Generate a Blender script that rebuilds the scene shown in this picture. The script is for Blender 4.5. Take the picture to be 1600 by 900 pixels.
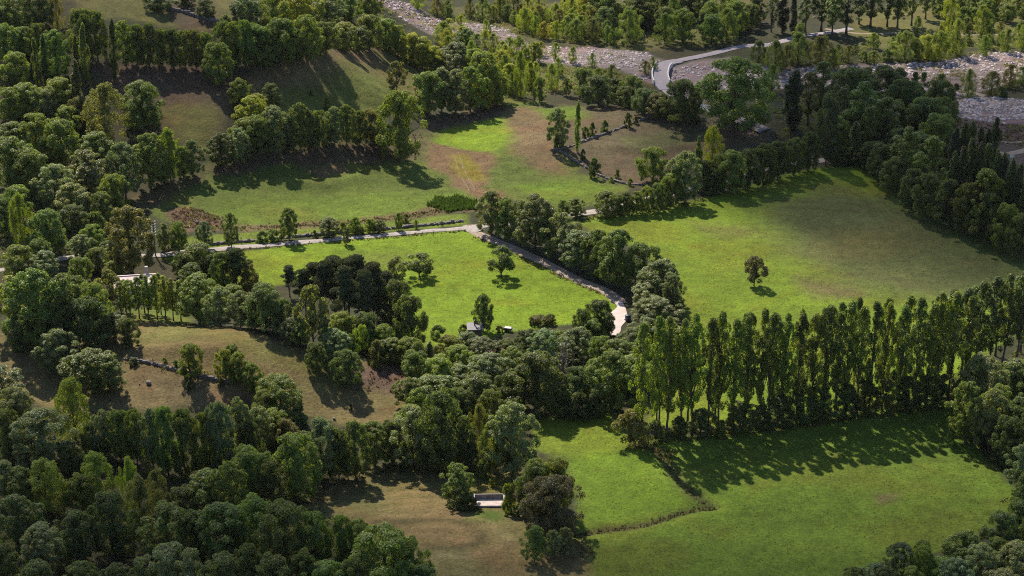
import bpy, math, random
import numpy as np
R = math.radians
for o in list(bpy.data.objects): bpy.data.objects.remove(o, do_unlink=True)
scene = bpy.context.scene
COL = scene.collection

# ------------------------------------------------------------------ camera, sky, sun, exposure
CAM_H, PITCH, FPX = 153.0, R(21.8), 3000.0          # metres above the valley floor, look-down angle, focal length in 1600-wide pixels
cd = bpy.data.cameras.new('camera'); cam = bpy.data.objects.new('camera', cd); COL.objects.link(cam)
cam.location = (0, 0, CAM_H); cam.rotation_euler = (R(90) - PITCH, 0, 0)
cd.sensor_width = 36; cd.lens = FPX / 1600 * 36; cd.clip_start = 1; cd.clip_end = 20000
scene.camera = cam
SUN_EL, SUN_AZ = R(48), R(-24)                       # azimuth from the view direction (+Y), negative = towards the left
SUND = np.array([math.sin(SUN_AZ) * math.cos(SUN_EL), math.cos(SUN_AZ) * math.cos(SUN_EL), math.sin(SUN_EL)])
w = bpy.data.worlds.new('World'); scene.world = w; w.use_nodes = True
nt = w.node_tree; bg = nt.nodes['Background']
sky = nt.nodes.new('ShaderNodeTexSky'); sky.sky_type = 'NISHITA'; sky.sun_disc = False
sky.sun_elevation = SUN_EL; sky.sun_rotation = SUN_AZ; sky.altitude = 900
nt.links.new(sky.outputs[0], bg.inputs[0]); bg.inputs[1].default_value = 0.105
sd = bpy.data.lights.new('sun', 'SUN'); sd.energy = 5.0; sd.angle = R(0.55); sd.color = (1.0, 0.91, 0.74)
so = bpy.data.objects.new('sun', sd); COL.objects.link(so)
from mathutils import Vector, Matrix
so.rotation_euler = Vector(-SUND).to_track_quat('-Z', 'Y').to_euler(); so.location = (-200, 500, 400)
vs = scene.view_settings; vs.view_transform = 'Standard'; vs.look = 'None'; vs.exposure = 0.75; vs.gamma = 1.0; vs.use_curve_mapping = False
cy = scene.cycles; cy.use_denoising = False; cy.filter_width = 1.1; cy.max_bounces = 5; cy.diffuse_bounces = 3; cy.transmission_bounces = 3
cy.glossy_bounces = 2; cy.transparent_max_bounces = 6; cy.volume_bounces = 0; cy.sample_clamp_indirect = 4

# ------------------------------------------------------------------ helpers
rng = np.random.default_rng(7)
FW = np.array([0, math.cos(PITCH), -math.sin(PITCH)]); DN = np.array([0, -math.sin(PITCH), -math.cos(PITCH)])
CAMP = np.array([0, 0, CAM_H])
def sstep(a, b, x):
    t = np.clip((x - a) / (b - a), 0, 1); return t * t * (3 - 2 * t)
def vnoise(x, y, seed=0):
    xi = np.floor(x).astype(np.int64); yi = np.floor(y).astype(np.int64); fx = x - xi; fy = y - yi
    def h(a, b):
        n = (a * 374761393 + b * 668265263 + seed * 1442695041) & 0xffffffff
        n = ((n ^ (n >> 13)) * 1274126177) & 0xffffffff
        return ((n ^ (n >> 16)) & 0xffff) / 65535.0
    u = fx * fx * (3 - 2 * fx); v = fy * fy * (3 - 2 * fy)
    return (h(xi, yi) * (1 - u) + h(xi + 1, yi) * u) * (1 - v) + (h(xi, yi + 1) * (1 - u) + h(xi + 1, yi + 1) * u) * v
def fbm(x, y, seed=0, o=4):
    s = 0; a = 0.5; t = 0
    for k in range(o):
        s = s + a * vnoise(x * 2 ** k, y * 2 ** k, seed + k); t += a; a *= 0.5
    return s / t
def bump(x, y, cx, cy_, h, rx, ry):
    return h * np.exp(-((x - cx) / rx) ** 2 - ((y - cy_) / ry) ** 2)
DITCH_W = []   # filled after the first projections
def terrain(x, y):
    x = np.asarray(x, float); y = np.asarray(y, float)
    z = 12 * sstep(-28, -190, x + 0.06 * (y - 420) + 6 * np.sin(y / 38.0)) * sstep(250, 380, y) 
    z = z + bump(x, y, -50, 335, 8.0, 25, 17) + bump(x, y, -88, 345, 3, 24, 18)
    z = z + bump(x, y, -46, 505, 5, 26, 17)
    z = z + 27 * sstep(424, 535, y) * sstep(-18, -74, x)
    z = z + bump(x, y, -62, 470, 2.5, 40, 14) + bump(x, y, 12, 478, 2.2, 20, 12)
    z = z + bump(x, y, 62, 500, 3.5, 40, 16) - bump(x, y, 110, 545, 2.0, 80, 18)
    z = z + bump(x, y, -12, 268, 2.5, 24, 16)
    z = z + 150 * sstep(760, 1700, y) + 120 * sstep(260, 900, x) + 140 * sstep(-220, -900, x)
    z = z + 0.9 * (fbm(x / 22.0, y / 22.0, 3, 3) - .5) + 0.25 * (fbm(x / 3.0, y / 3.0, 5, 2) - .5)
    return z
TS = np.concatenate([np.arange(210, 1000, 1.0), np.arange(1000, 2500, 10.0)])
def G(px, py):
    """where the ray through a pixel of the photograph meets the terrain"""
    d = FW + (px - 800) / FPX * np.array([1, 0, 0]) + (py - 450) / FPX * DN
    P = CAMP + TS[:, None] * d
    below = P[:, 2] < terrain(P[:, 0], P[:, 1])
    i = int(np.argmax(below)) if below.any() else len(TS) - 1
    a, b = TS[max(i - 1, 0)], TS[i]
    for _ in range(12):
        m = (a + b) / 2; p = CAMP + m * d
        if p[2] < float(terrain(p[0], p[1])): b = m
        else: a = m
    p = CAMP + b * d
    return np.array([p[0], p[1], float(terrain(p[0], p[1]))])
def ppm(p): return FPX / float(np.dot(p - CAMP, FW))
def cosdep(p):
    v = p - CAMP; return math.hypot(v[0], v[1]) / np.linalg.norm(v)
def to_px(P):
    v = P - CAMP; d = v @ FW
    return 800 + FPX * v[:, 0] / d, 450 + FPX * (v @ DN) / d
def path(s):
    return [tuple(float(v) for v in q.split(',')) for q in s.split()]
def gpath(s, step=1.5):
    pts = np.array([G(*q) for q in path(s)])[:, :2]
    # smooth (Catmull-Rom) and resample
    P = np.vstack([2 * pts[0] - pts[1], pts, 2 * pts[-1] - pts[-2]]); out = []
    for i in range(1, len(P) - 2):
        n = max(2, int(np.linalg.norm(P[i + 1] - P[i]) / step))
        for t in np.linspace(0, 1, n, endpoint=False):
            a, b, c, e = P[i - 1:i + 3]
            out.append(0.5 * (2 * b + (c - a) * t + (2 * a - 5 * b + 4 * c - e) * t * t + (3 * b - a - 3 * c + e) * t ** 3))
    out.append(pts[-1]); return np.array(out)
def inside(poly, x, y):
    c = np.zeros(x.shape, bool); n = len(poly); j = n - 1
    for i in range(n):
        xi, yi = poly[i][:2]; xj, yj = poly[j][:2]
        if yi != yj:
            c ^= ((yi > y) != (yj > y)) & (x < (xj - xi) * (y - yi) / (yj - yi) + xi)
        j = i
    return c
def dist_line(pts, x, y):
    d = np.full(x.shape, 1e9)
    for a, b in zip(pts[:-1], pts[1:]):
        ab = b - a; L = ab @ ab + 1e-9
        t = np.clip(((x - a[0]) * ab[0] + (y - a[1]) * ab[1]) / L, 0, 1)
        d = np.minimum(d, np.hypot(x - a[0] - t * ab[0], y - a[1] - t * ab[1]))
    return d
def mesh(name, V, F, mat, parent=None, smooth=False, col=None):
    me = bpy.data.meshes.new(name)
    me.from_pydata([tuple(v) for v in V] if not isinstance(V, np.ndarray) else V.tolist(), [], F if isinstance(F, list) else F.tolist())
    if mat: me.materials.append(mat)
    if smooth: me.polygons.foreach_set('use_smooth', [True] * len(me.polygons))
    if col is not None:
        at = me.color_attributes.new('Col', 'FLOAT_COLOR', 'POINT'); at.data.foreach_set('color', np.asarray(col, np.float32).ravel())
    me.update()
    o = bpy.data.objects.new(name, me); COL.objects.link(o)
    if parent: o.parent = parent
    return o
def tag(o, label=None, cat=None, group=None, kind=None):
    if label: o['label'] = label
    if cat: o['category'] = cat
    if group: o['group'] = group
    if kind: o['kind'] = kind
    return o
def empty(name, loc, rz=0):
    o = bpy.data.objects.new(name, None); COL.objects.link(o); o.location = loc; o.rotation_euler = (0, 0, rz); o.empty_display_size = .3
    return o
class MB:
    def __init__(s): s.V = []; s.F = []
    def box(s, c, d, rz=0, taper=1.0, jit=0):
        n = len(s.V); cx, cy_, cz = c; hx, hy, hz = d[0] / 2, d[1] / 2, d[2] / 2; ca, sa = math.cos(rz), math.sin(rz)
        for k, (i, j, l) in enumerate([(-1,-1,-1),(1,-1,-1),(1,1,-1),(-1,1,-1),(-1,-1,1),(1,-1,1),(1,1,1),(-1,1,1)]):
            t = taper if l > 0 else 1; x = i * hx * t; y = j * hy * t; z = l * hz
            if jit: x += random.uniform(-jit, jit); y += random.uniform(-jit, jit); z += random.uniform(-jit, jit)
            s.V.append((cx + x * ca - y * sa, cy_ + x * sa + y * ca, cz + z))
        s.F += [[n + q for q in f] for f in ((0,3,2,1),(4,5,6,7),(0,1,5,4),(1,2,6,5),(2,3,7,6),(3,0,4,7))]
        return s
    def tube(s, pts, rad, k=6, cap=True):
        n = len(s.V); pts = [Vector(p) for p in pts]
        for i, p in enumerate(pts):
            t = (pts[min(i + 1, len(pts) - 1)] - pts[max(i - 1, 0)]).normalized()
            u = t.orthogonal().normalized(); v = t.cross(u)
            for j in range(k):
                a = 2 * math.pi * j / k; s.V.append(tuple(p + (u * math.cos(a) + v * math.sin(a)) * rad[i]))
        for i in range(len(pts) - 1):
            for j in range(k):
                s.F.append([n + i * k + j, n + i * k + (j + 1) % k, n + (i + 1) * k + (j + 1) % k, n + (i + 1) * k + j])
        if cap: s.F.append([n + (len(pts) - 1) * k + j for j in range(k)]); s.F.append([n + j for j in range(k)][::-1])
        return s
    def quad(s, *p):
        n = len(s.V); s.V += [tuple(q) for q in p]; s.F.append(list(range(n, n + len(p)))); return s
    def build(s, name, mat, parent=None, smooth=False): return mesh(name, s.V, s.F, mat, parent, smooth)

# ------------------------------------------------------------------ materials
def newmat(name):
    m = bpy.data.materials.new(name); m.use_nodes = True; t = m.node_tree
    return m, t, t.nodes['Principled BSDF']
def N(t, typ, **kw):
    n = t.nodes.new(typ)
    for k, v in kw.items(): setattr(n, k, v)
    return n
def simple(name, c, rough=.8, var=.25, scale=3.0, bump_=.3, metal=0, coord='Object'):
    m, t, p = newmat(name); tc = N(t, 'ShaderNodeTexCoord'); no = N(t, 'ShaderNodeTexNoise'); no.inputs['Scale'].default_value = scale; no.inputs['Detail'].default_value = 6
    t.links.new(tc.outputs[coord], no.inputs['Vector'])
    r = N(t, 'ShaderNodeMapRange'); r.inputs[1].default_value = .25; r.inputs[2].default_value = .75; r.inputs[3].default_value = 1 - var; r.inputs[4].default_value = 1 + var
    t.links.new(no.outputs[0], r.inputs[0])
    mx = N(t, 'ShaderNodeVectorMath', operation='SCALE'); mx.inputs[0].default_value = c; t.links.new(r.outputs[0], mx.inputs['Scale'])
    t.links.new(mx.outputs[0], p.inputs['Base Color']); p.inputs['Roughness'].default_value = rough; p.inputs['Metallic'].default_value = metal
    if bump_:
        b = N(t, 'ShaderNodeBump'); b.inputs['Strength'].default_value = bump_; b.inputs['Distance'].default_value = .05
        t.links.new(no.outputs[0], b.inputs['Height']); t.links.new(b.outputs[0], p.inputs['Normal'])
    return m
def ground_material():
    m, t, p = newmat('ground_turf'); tc = N(t, 'ShaderNodeTexCoord'); at = N(t, 'ShaderNodeAttribute', attribute_name='Col')
    def noise(s, d=5, rough=.6, sc=None):
        n = N(t, 'ShaderNodeTexNoise'); n.inputs['Scale'].default_value = s; n.inputs['Detail'].default_value = d; n.inputs['Roughness'].default_value = rough
        if sc:
            mp = N(t, 'ShaderNodeMapping'); mp.inputs['Scale'].default_value = sc; t.links.new(tc.outputs['Object'], mp.inputs[0]); t.links.new(mp.outputs[0], n.inputs['Vector'])
        else: t.links.new(tc.outputs['Object'], n.inputs['Vector'])
        return n.outputs[0]
    def rng_(x, a, b, c, d):
        r = N(t, 'ShaderNodeMapRange'); t.links.new(x, r.inputs[0])
        for i, v in enumerate((a, b, c, d)): r.inputs[i + 1].default_value = v
        return r.outputs[0]
    def mul(a, b):
        q = N(t, 'ShaderNodeMath', operation='MULTIPLY'); t.links.new(a, q.inputs[0]); t.links.new(b, q.inputs[1]); return q.outputs[0]
    big = rng_(noise(.07, 4), .3, .7, .86, 1.14); mid = rng_(noise(.45, 5, .7), .28, .72, .72, 1.28); fine = rng_(noise(2.2, 4, .75), .3, .7, .6, 1.4)
    v = mul(mul(big, mid), fine)
    sc = N(t, 'ShaderNodeVectorMath', operation='SCALE'); t.links.new(at.outputs['Color'], sc.inputs[0]); t.links.new(v, sc.inputs['Scale'])
    # dry straw patches
    dry = rng_(noise(.16, 6, .7), .55, .72, 0, .45)
    mx = N(t, 'ShaderNodeMix', data_type='RGBA'); mx.blend_type = 'MULTIPLY'; t.links.new(dry, mx.inputs[0]); t.links.new(sc.outputs[0], mx.inputs[6]); mx.inputs[7].default_value = (1.25, .82, .8, 1)
    sp = rng_(noise(1.1, 3, .6), .70, .78, 0, .55)   # dark tussocks
    mx2 = N(t, 'ShaderNodeMix', data_type='RGBA'); mx2.blend_type = 'MULTIPLY'; t.links.new(sp, mx2.inputs[0]); t.links.new(mx.outputs[2], mx2.inputs[6]); mx2.inputs[7].default_value = (.35, .4, .35, 1)
    t.links.new(mx2.outputs[2], p.inputs['Base Color']); p.inputs['Roughness'].default_value = .95; p.inputs['Specular IOR Level'].default_value = .15
    b = N(t, 'ShaderNodeBump'); b.inputs['Strength'].default_value = .8; b.inputs['Distance'].default_value = .35
    t.links.new(noise(1.3, 6, .7), b.inputs['Height']); t.links.new(b.outputs[0], p.inputs['Normal'])
    return m
def leaf_material(name, gloss=.5, trans=.5, rough=.46):
    m, t, p = newmat(name); oi = N(t, 'ShaderNodeObjectInfo'); at = N(t, 'ShaderNodeAttribute', attribute_name='Col')
    mx = N(t, 'ShaderNodeMix', data_type='RGBA'); mx.blend_type = 'MULTIPLY'; mx.inputs[0].default_value = 1
    t.links.new(oi.outputs['Color'], mx.inputs[6]); t.links.new(at.outputs['Color'], mx.inputs[7])
    t.links.new(mx.outputs[2], p.inputs['Base Color']); p.inputs['Roughness'].default_value = rough; p.inputs['Specular IOR Level'].default_value = gloss
    tr = N(t, 'ShaderNodeBsdfTranslucent')
    tint = N(t, 'ShaderNodeMix', data_type='RGBA'); tint.blend_type = 'MULTIPLY'; tint.inputs[0].default_value = 1; t.links.new(mx.outputs[2], tint.inputs[6]); tint.inputs[7].default_value = (2.1, 2.15, .70, 1)
    t.links.new(tint.outputs[2], tr.inputs[0])
    ms = N(t, 'ShaderNodeMixShader'); ms.inputs[0].default_value = trans
    t.links.new(p.outputs[0], ms.inputs[1]); t.links.new(tr.outputs[0], ms.inputs[2]); t.links.new(ms.outputs[0], t.nodes['Material Output'].inputs[0])
    return m
def blade_material():
    m, t, p = newmat('grass_blades'); at = N(t, 'ShaderNodeAttribute', attribute_name='Col')
    t.links.new(at.outputs['Color'], p.inputs['Base Color']); p.inputs['Roughness'].default_value = .7; p.inputs['Specular IOR Level'].default_value = .2
    tr = N(t, 'ShaderNodeBsdfTranslucent'); t.links.new(at.outputs['Color'], tr.inputs[0]); ms = N(t, 'ShaderNodeMixShader'); ms.inputs[0].default_value = .4
    t.links.new(p.outputs[0], ms.inputs[1]); t.links.new(tr.outputs[0], ms.inputs[2]); t.links.new(ms.outputs[0], t.nodes['Material Output'].inputs[0])
    return m
M = dict(yard=simple('stained_concrete', (.40, .33, .31), .9, .35, 1.2), rut=simple('bare_rut', (.15, .108, .07), .95, .3, 1.5), track=simple('worn_track', (.27, .225, .2), .95, .4, .8),ground=ground_material(), leaf=leaf_material('broad_leaves'), gloss=leaf_material('silvery_leaves', .5, .45, .45), needle=leaf_material('needles', .2, .15, .6),
         bark=simple('bark', (.085, .065, .05), .95, .4, 4), barkp=simple('pale_bark', (.2, .17, .14), .9, .35, 5), blade=blade_material(),
         gravel=simple('pale_gravel', (.28, .245, .225), .95, .3, 1.2, .4), concrete=simple('pale_concrete', (.44, .365, .345), .9, .16, .8, .2),  # the yard concrete is pale in its own colour
         asphalt=simple('worn_asphalt', (.24, .205, .225), .9, .18, .7, .2), dirt=simple('track_dirt', (.22, .165, .125), .95, .35, 1.5, .4),
         stone=simple('field_stone', (.17, .145, .14), .95, .45, 1.1, .4), rock=simple('river_rock', (.42, .34, .33), .9, .6, .8, .4),
         wallwhite=simple('parapet_concrete', (.6, .56, .55), .85, .15, 2), roof=simple('pale_roof', (.62, .47, .45), .75, .2, 1.5), plaster=simple('farm_plaster', (.42, .38, .34), .9, .2, 2),
         redroof=simple('rusty_roof', (.28, .13, .09), .8, .35, 2), grey=simple('grey_sheet', (.13, .12, .14), .6, .25, 2), black=simple('black_iron', (.02, .02, .02), .5, .2, 5),
         wood=simple('weathered_wood', (.12, .085, .06), .9, .35, 4), glass=simple('window_glass', (.03, .035, .045), .1, .1, 2, 0), white=simple('white_porcelain', (.75, .74, .72), .35, .1, 5, 0),
         blue=simple('blue_plastic', (.02, .05, .085), .4, .2, 3), steel=simple('steel', (.35, .35, .36), .4, .2, 4, .1, .8), tarp=simple('pale_tarp', (.55, .54, .5), .7, .2, 3))

# ------------------------------------------------------------------ the ground: one sheet, fields coloured by turf, a few with light painted in
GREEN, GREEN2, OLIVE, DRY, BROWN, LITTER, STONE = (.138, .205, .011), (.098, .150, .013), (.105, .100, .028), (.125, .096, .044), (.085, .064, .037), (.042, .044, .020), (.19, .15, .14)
def poly(s): return [tuple(G(*q)[:2]) for q in path(s)]
ZONES = [  # (outline on the ground, given as picture points; turf colour; soft edge in metres)
 ('top field', '95,-8 360,-8 430,20 365,44 300,48 235,34 130,24', OLIVE, 3),
 ('top field brown', '230,5 330,-5 340,40 290,44', BROWN, 5),
 ('upper dark field', '140,100 330,104 375,130 365,160 350,195 330,235 300,245 235,205 180,172', BROWN, 4),  # shade of the hedge trees painted in as dark brown
 ('upper dark field lit', '240,168 320,158 345,185 325,240 300,240 262,205', OLIVE, 5),  # part outside the tree shade, sunlight painted as lighter olive
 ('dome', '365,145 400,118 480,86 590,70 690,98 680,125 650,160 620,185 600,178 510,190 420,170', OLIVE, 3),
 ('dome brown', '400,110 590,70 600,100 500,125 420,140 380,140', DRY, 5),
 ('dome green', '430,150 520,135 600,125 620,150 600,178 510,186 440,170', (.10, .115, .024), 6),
 ('slope', '215,310 330,255 420,232 600,225 680,195 790,150 850,160 900,230 900,270 985,290 940,322 880,332 800,312 740,327 700,328 560,348 430,357 300,357 255,345', (.088, .116, .020), 3),
 ('slope bank', '330,262 420,235 600,225 660,205 660,250 560,256 430,260 340,275', BROWN, 4),
 ('slope left bank', '215,310 330,262 320,285 270,300 230,330', BROWN, 5),
 ('slope bank 2', '660,195 780,155 790,175 740,205 670,215', BROWN, 4),
 ('slope green', '680,205 780,185 830,190 820,215 760,250 720,240 680,225', GREEN, 5),
 ('slope green low', '350,320 560,300 700,300 760,300 740,322 560,345 430,355 330,350', (.104, .148, .018), 8),
 ('slope dry', '470,265 530,255 545,270 500,280', DRY, 3),
 ('slope scar', '665,215 700,230 770,240 770,275 760,295 800,308 745,312 700,275 672,260', (.15, .095, .05), 3),
 ('slope scar yellow', '700,240 730,240 765,280 745,285 715,275', (.17, .14, .02), 2),
 ('dry crest', '790,170 850,165 870,210 880,270 850,270 800,240', (.14, .10, .05), 6),
 ('low green', '800,290 900,280 985,292 930,318 850,318', GREEN2, 4),
 ('brown field', '850,165 950,165 1060,188 1180,205 1195,228 1100,252 1000,290 930,272 880,240', (.095, .075, .04), 4),
 ('brown field green', '830,170 900,165 920,185 860,190', GREEN2, 6),
 ('brown field green 2', '960,215 1060,205 1120,215 1060,235 980,240', (.085, .085, .032), 6),
 ('bracken', '265,325 300,322 350,345 345,362 270,360', (.12, .075, .045), 2),
 ('bracken strip', '350,352 560,342 690,322 790,318 790,328 690,335 560,352 380,362', (.13, .10, .045), 1.5),
 ('verge', '270,372 400,362 560,352 690,336 735,336 735,352 560,364 400,380 270,392', (.12, .16, .02), 1.5),
 ('meadow', '255,402 380,390 560,373 735,358 800,392 880,432 965,472 955,500 900,505 840,512 700,540 630,540 600,450 480,440 400,450 300,430', GREEN, 1.5),
 ('meadow worn', '560,400 640,395 600,430 500,420', (.125, .155, .02), 10),
 ('right meadow', '890,348 1000,325 1110,308 1280,260 1350,258 1420,320 1520,370 1610,405 1610,450 1560,540 1480,612 1300,642 1130,664 1010,668 1040,600 1075,540 1065,480 1050,430 1000,390', (.125, .180, .012), 2),
 ('right meadow olive', '1180,320 1300,290 1400,310 1520,370 1610,408 1610,450 1480,470 1330,450 1240,400', (.088, .10, .03), 18),
 ('right meadow brown', '1290,360 1400,350 1440,380 1360,410 1290,395', (.11, .105, .03), 12),
 ('right meadow brown 2', '1240,435 1330,445 1350,462 1280,462', (.115, .10, .035), 7),
 ('right meadow brown 3', '1080,345 1180,355 1200,372 1120,370', (.12, .13, .025), 8),
 ('copse floor', '190,480 290,480 300,512 190,512', (.10, .13, .02), 3),
 ('knoll', '-20,515 60,540 200,500 300,508 420,528 500,553 645,573 630,640 605,668 480,652 400,625 200,640 150,655 40,625 -20,590', (.145, .118, .048), 2),
 ('knoll crest green', '225,508 300,510 420,530 480,555 560,600 500,600 420,560 300,535 220,540', (.135, .125, .036), 6),
 ('knoll low brown', '200,580 360,600 400,620 300,640 180,640', (.132, .10, .048), 6),
 ('knoll rocky', '540,575 640,575 625,620 560,610', (.12, .08, .055), 4),
 ('front meadow', '825,655 960,640 985,690 1030,708 1112,790 1000,816 905,832 895,780 885,720 835,700', GREEN2, 1.5),
 ('front meadow lit', '880,680 960,670 1060,760 1080,785 980,800 920,800', (.105, .165, .012), 8),  # sunlit middle of the meadow painted as a brighter green
 ('big meadow', '985,690 1130,675 1300,650 1500,620 1520,690 1570,740 1600,790 1480,860 1330,905 1300,930 890,930 905,832 1000,816 1112,790 1030,708', (.088, .135, .014), 1.5),
 ('big meadow worn', '1350,770 1400,768 1405,785 1365,788', (.12, .105, .04), 3),
 ('brown paddock', '455,795 560,735 680,722 820,735 835,790 905,838 930,930 640,930 640,860 560,825', (.132, .116, .044), 2),
 ('brown paddock green', '560,765 640,750 740,760 700,790 560,800', (.12, .115, .038), 8),
 ('basin lawn', '725,795 790,798 785,815 735,812', (.07, .115, .018), 2),
 ('ditch crest', '735,735 800,745 800,775 735,775', (.13, .12, .03), 3),
 ('gravel bed', '575,-8 640,5 700,32 790,42 830,72 960,78 1010,82 1045,100 1025,132 960,108 850,98 760,68 690,58 640,38', STONE, 3),
 ('gravel bed 2', '1040,105 1140,88 1180,98 1230,108 1310,103 1450,98 1540,82 1620,80 1620,112 1500,152 1440,145 1320,138 1240,134 1140,155 1090,152 1040,138', STONE, 3),
 ('gravel bed 3', '1480,158 1540,150 1620,160 1620,198 1480,182', (.18, .14, .13), 3),
 ('terrace', '1460,182 1620,196 1620,262 1540,255 1460,235', (.10, .075, .065), 3),
 ('river wood floor', '640,-12 1190,-12 1190,30 1120,72 1010,78 840,66 720,28', (.085, .085, .030), 6),
 ('river scrub', '760,70 850,100 960,110 1020,135 930,135 830,150 780,150', (.095, .095, .03), 4),
 ('far clearing', '1330,20 1420,8 1640,-8 1640,70 1480,75 1340,75', (.105, .105, .03), 6),
 ('near bridge bank', '1090,150 1180,160 1200,215 1120,195', (.16, .12, .10), 4),
]
def axis(lo, hi, a, b, fine, coarse_n):
    return np.concatenate([lo + (a - lo) * (1 - np.linspace(1, 0, coarse_n, endpoint=False) ** 2), np.arange(a, b, fine), b + (hi - b) * np.linspace(0, 1, coarse_n) ** 2])
gx = axis(-3000, 3000, -205, 205, 1.15, 30); gy = axis(-600, 6000, 245, 690, 1.15, 30)
X, Y = np.meshgrid(gx, gy); Z = terrain(X, Y)
ditch_lines = [gpath('905,832 960,824 1010,817 1060,800 1112,789'), gpath('1000,692 1030,705 1045,725 1062,750 1085,772 1112,790')]
fine_mask = (X > -205) & (X < 205) & (Y > 245) & (Y < 690)
for L in ditch_lines:
    d = dist_line(L, X, Y); Z = Z - 0.55 * np.exp(-(d / 1.3) ** 2)
for s_, am in (('560,120 640,105 670,120 640,160 580,165 540,140', .5), ('670,215 700,228 770,238 775,280 800,308 745,312 700,278 672,262', .5), ('790,165 850,165 880,260 840,270 800,235', .3), ('250,190 330,190 325,235 300,235 260,205', .45), ('200,570 370,600 400,620 300,640 180,635', .25), ('460,262 560,255 560,300 470,300', .3)):
    Pz = poly(s_); xs_ = [p[0] for p in Pz]; ys_ = [p[1] for p in Pz]; bb = (X > min(xs_)) & (X < max(xs_)) & (Y > min(ys_)) & (Y < max(ys_)); ii = inside(Pz, X[bb], Y[bb])
    Z[bb] += np.where(ii, am * (fbm(X[bb] / 3.2, Y[bb] / 2.0, 91, 3) - .4) * 2, 0)
d = dist_line(gpath('215,552 250,547 290,545 330,547'), X, Y); Z = Z + .9 * np.exp(-(d / 1.8) ** 2)
for s_ in ('960,230 1020,236 1090,228', '440,285 500,290 560,282'):
    d = dist_line(gpath(s_), X, Y); Z = Z + .8 * np.exp(-(d / 2.6) ** 2)
C = np.empty(X.shape + (3,)); C[:] = LITTER
wx = (fbm(X / 5, Y / 5, 11, 3) - .5) * 5; wy = (fbm(X / 5, Y / 5, 19, 3) - .5) * 5
for nm, s, c, soft in ZONES:
    P = poly(s); k = min(1, soft / 3)
    ex, ey = X + wx * k, Y + wy * k
    bb = (ex > min(p[0] for p in P) - 3 * soft) & (ex < max(p[0] for p in P) + 3 * soft) & (ey > min(p[1] for p in P) - 3 * soft) & (ey < max(p[1] for p in P) + 3 * soft)
    if not bb.any(): continue
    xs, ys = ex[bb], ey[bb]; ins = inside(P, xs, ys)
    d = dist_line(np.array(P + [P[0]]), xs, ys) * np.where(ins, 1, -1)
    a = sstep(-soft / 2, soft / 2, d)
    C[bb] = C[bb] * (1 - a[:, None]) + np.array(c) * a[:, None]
for L in ditch_lines:
    d = dist_line(L, X, Y); a = np.exp(-(d / 1.1) ** 2)[..., None] * .85; C = C * (1 - a) + np.array((.07, .06, .03)) * a
    d2 = np.exp(-((d - 2.2) / 1.3) ** 2)[..., None] * .5; C = C * (1 - d2) + np.array((.12, .175, .016)) * d2
# mown swathes in the brown paddock
sw = dist_line(gpath('590,815 640,815 700,812 745,830 750,845 720,855 660,858'), X, Y)
a = np.exp(-(sw / 1.0) ** 2)[..., None] * .75; C = C * (1 - a) + np.array((.06, .06, .025)) * a
for s in ('600,795 700,800 760,815 790,840', '640,790 730,792', '620,835 690,838 730,846', '600,772 680,770 740,780', '590,783 690,782 750,796', '650,825 700,822 735,834', '610,850 700,868 770,860 800,840', '600,806 660,806 720,808'):
    d = dist_line(gpath(s), X, Y); a = np.exp(-(d / .8) ** 2)[..., None] * .6; C = C * (1 - a) + np.array((.20, .16, .075)) * a
n1 = fbm(X / 17 + 3, Y / 11, 71, 4); n2 = fbm(X / 3.5, Y / 2.6, 73, 3); n3 = fbm(X / 42 + 9, Y / 26, 77, 3)
a = (sstep(.46, .70, n1) * .75)[..., None]; C = C * (1 - a) + C * np.array((1.10, .88, .95)) * a
C = C * (.80 + .40 * n2)[..., None] * (.86 + .30 * n3)[..., None] * .84
NX, NY = len(gx), len(gy)
idx = np.arange(NX * NY).reshape(NY, NX)
Fq = np.stack([idx[:-1, :-1], idx[:-1, 1:], idx[1:, 1:], idx[1:, :-1]], -1).reshape(-1, 4)
gcol = np.concatenate([C.reshape(-1, 3), np.ones((NX * NY, 1))], 1)
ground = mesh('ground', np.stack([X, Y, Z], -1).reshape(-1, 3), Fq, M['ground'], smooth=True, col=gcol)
tag(ground, 'valley floor of green meadows, dry pastures and stony riverbed', kind='structure')
def ground_col(x, y):
    i = np.clip(np.searchsorted(gx, x) - 1, 0, NX - 1); j = np.clip(np.searchsorted(gy, y) - 1, 0, NY - 1); return C[j, i]
def ground_z(x, y):
    i = np.clip(np.searchsorted(gx, x) - 1, 0, NX - 2); j = np.clip(np.searchsorted(gy, y) - 1, 0, NY - 2)
    u = (x - gx[i]) / (gx[i + 1] - gx[i]); v = (y - gy[j]) / (gy[j + 1] - gy[j])
    return (Z[j, i] * (1 - u) + Z[j, i + 1] * u) * (1 - v) + (Z[j + 1, i] * (1 - u) + Z[j + 1, i + 1] * u) * v

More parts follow.
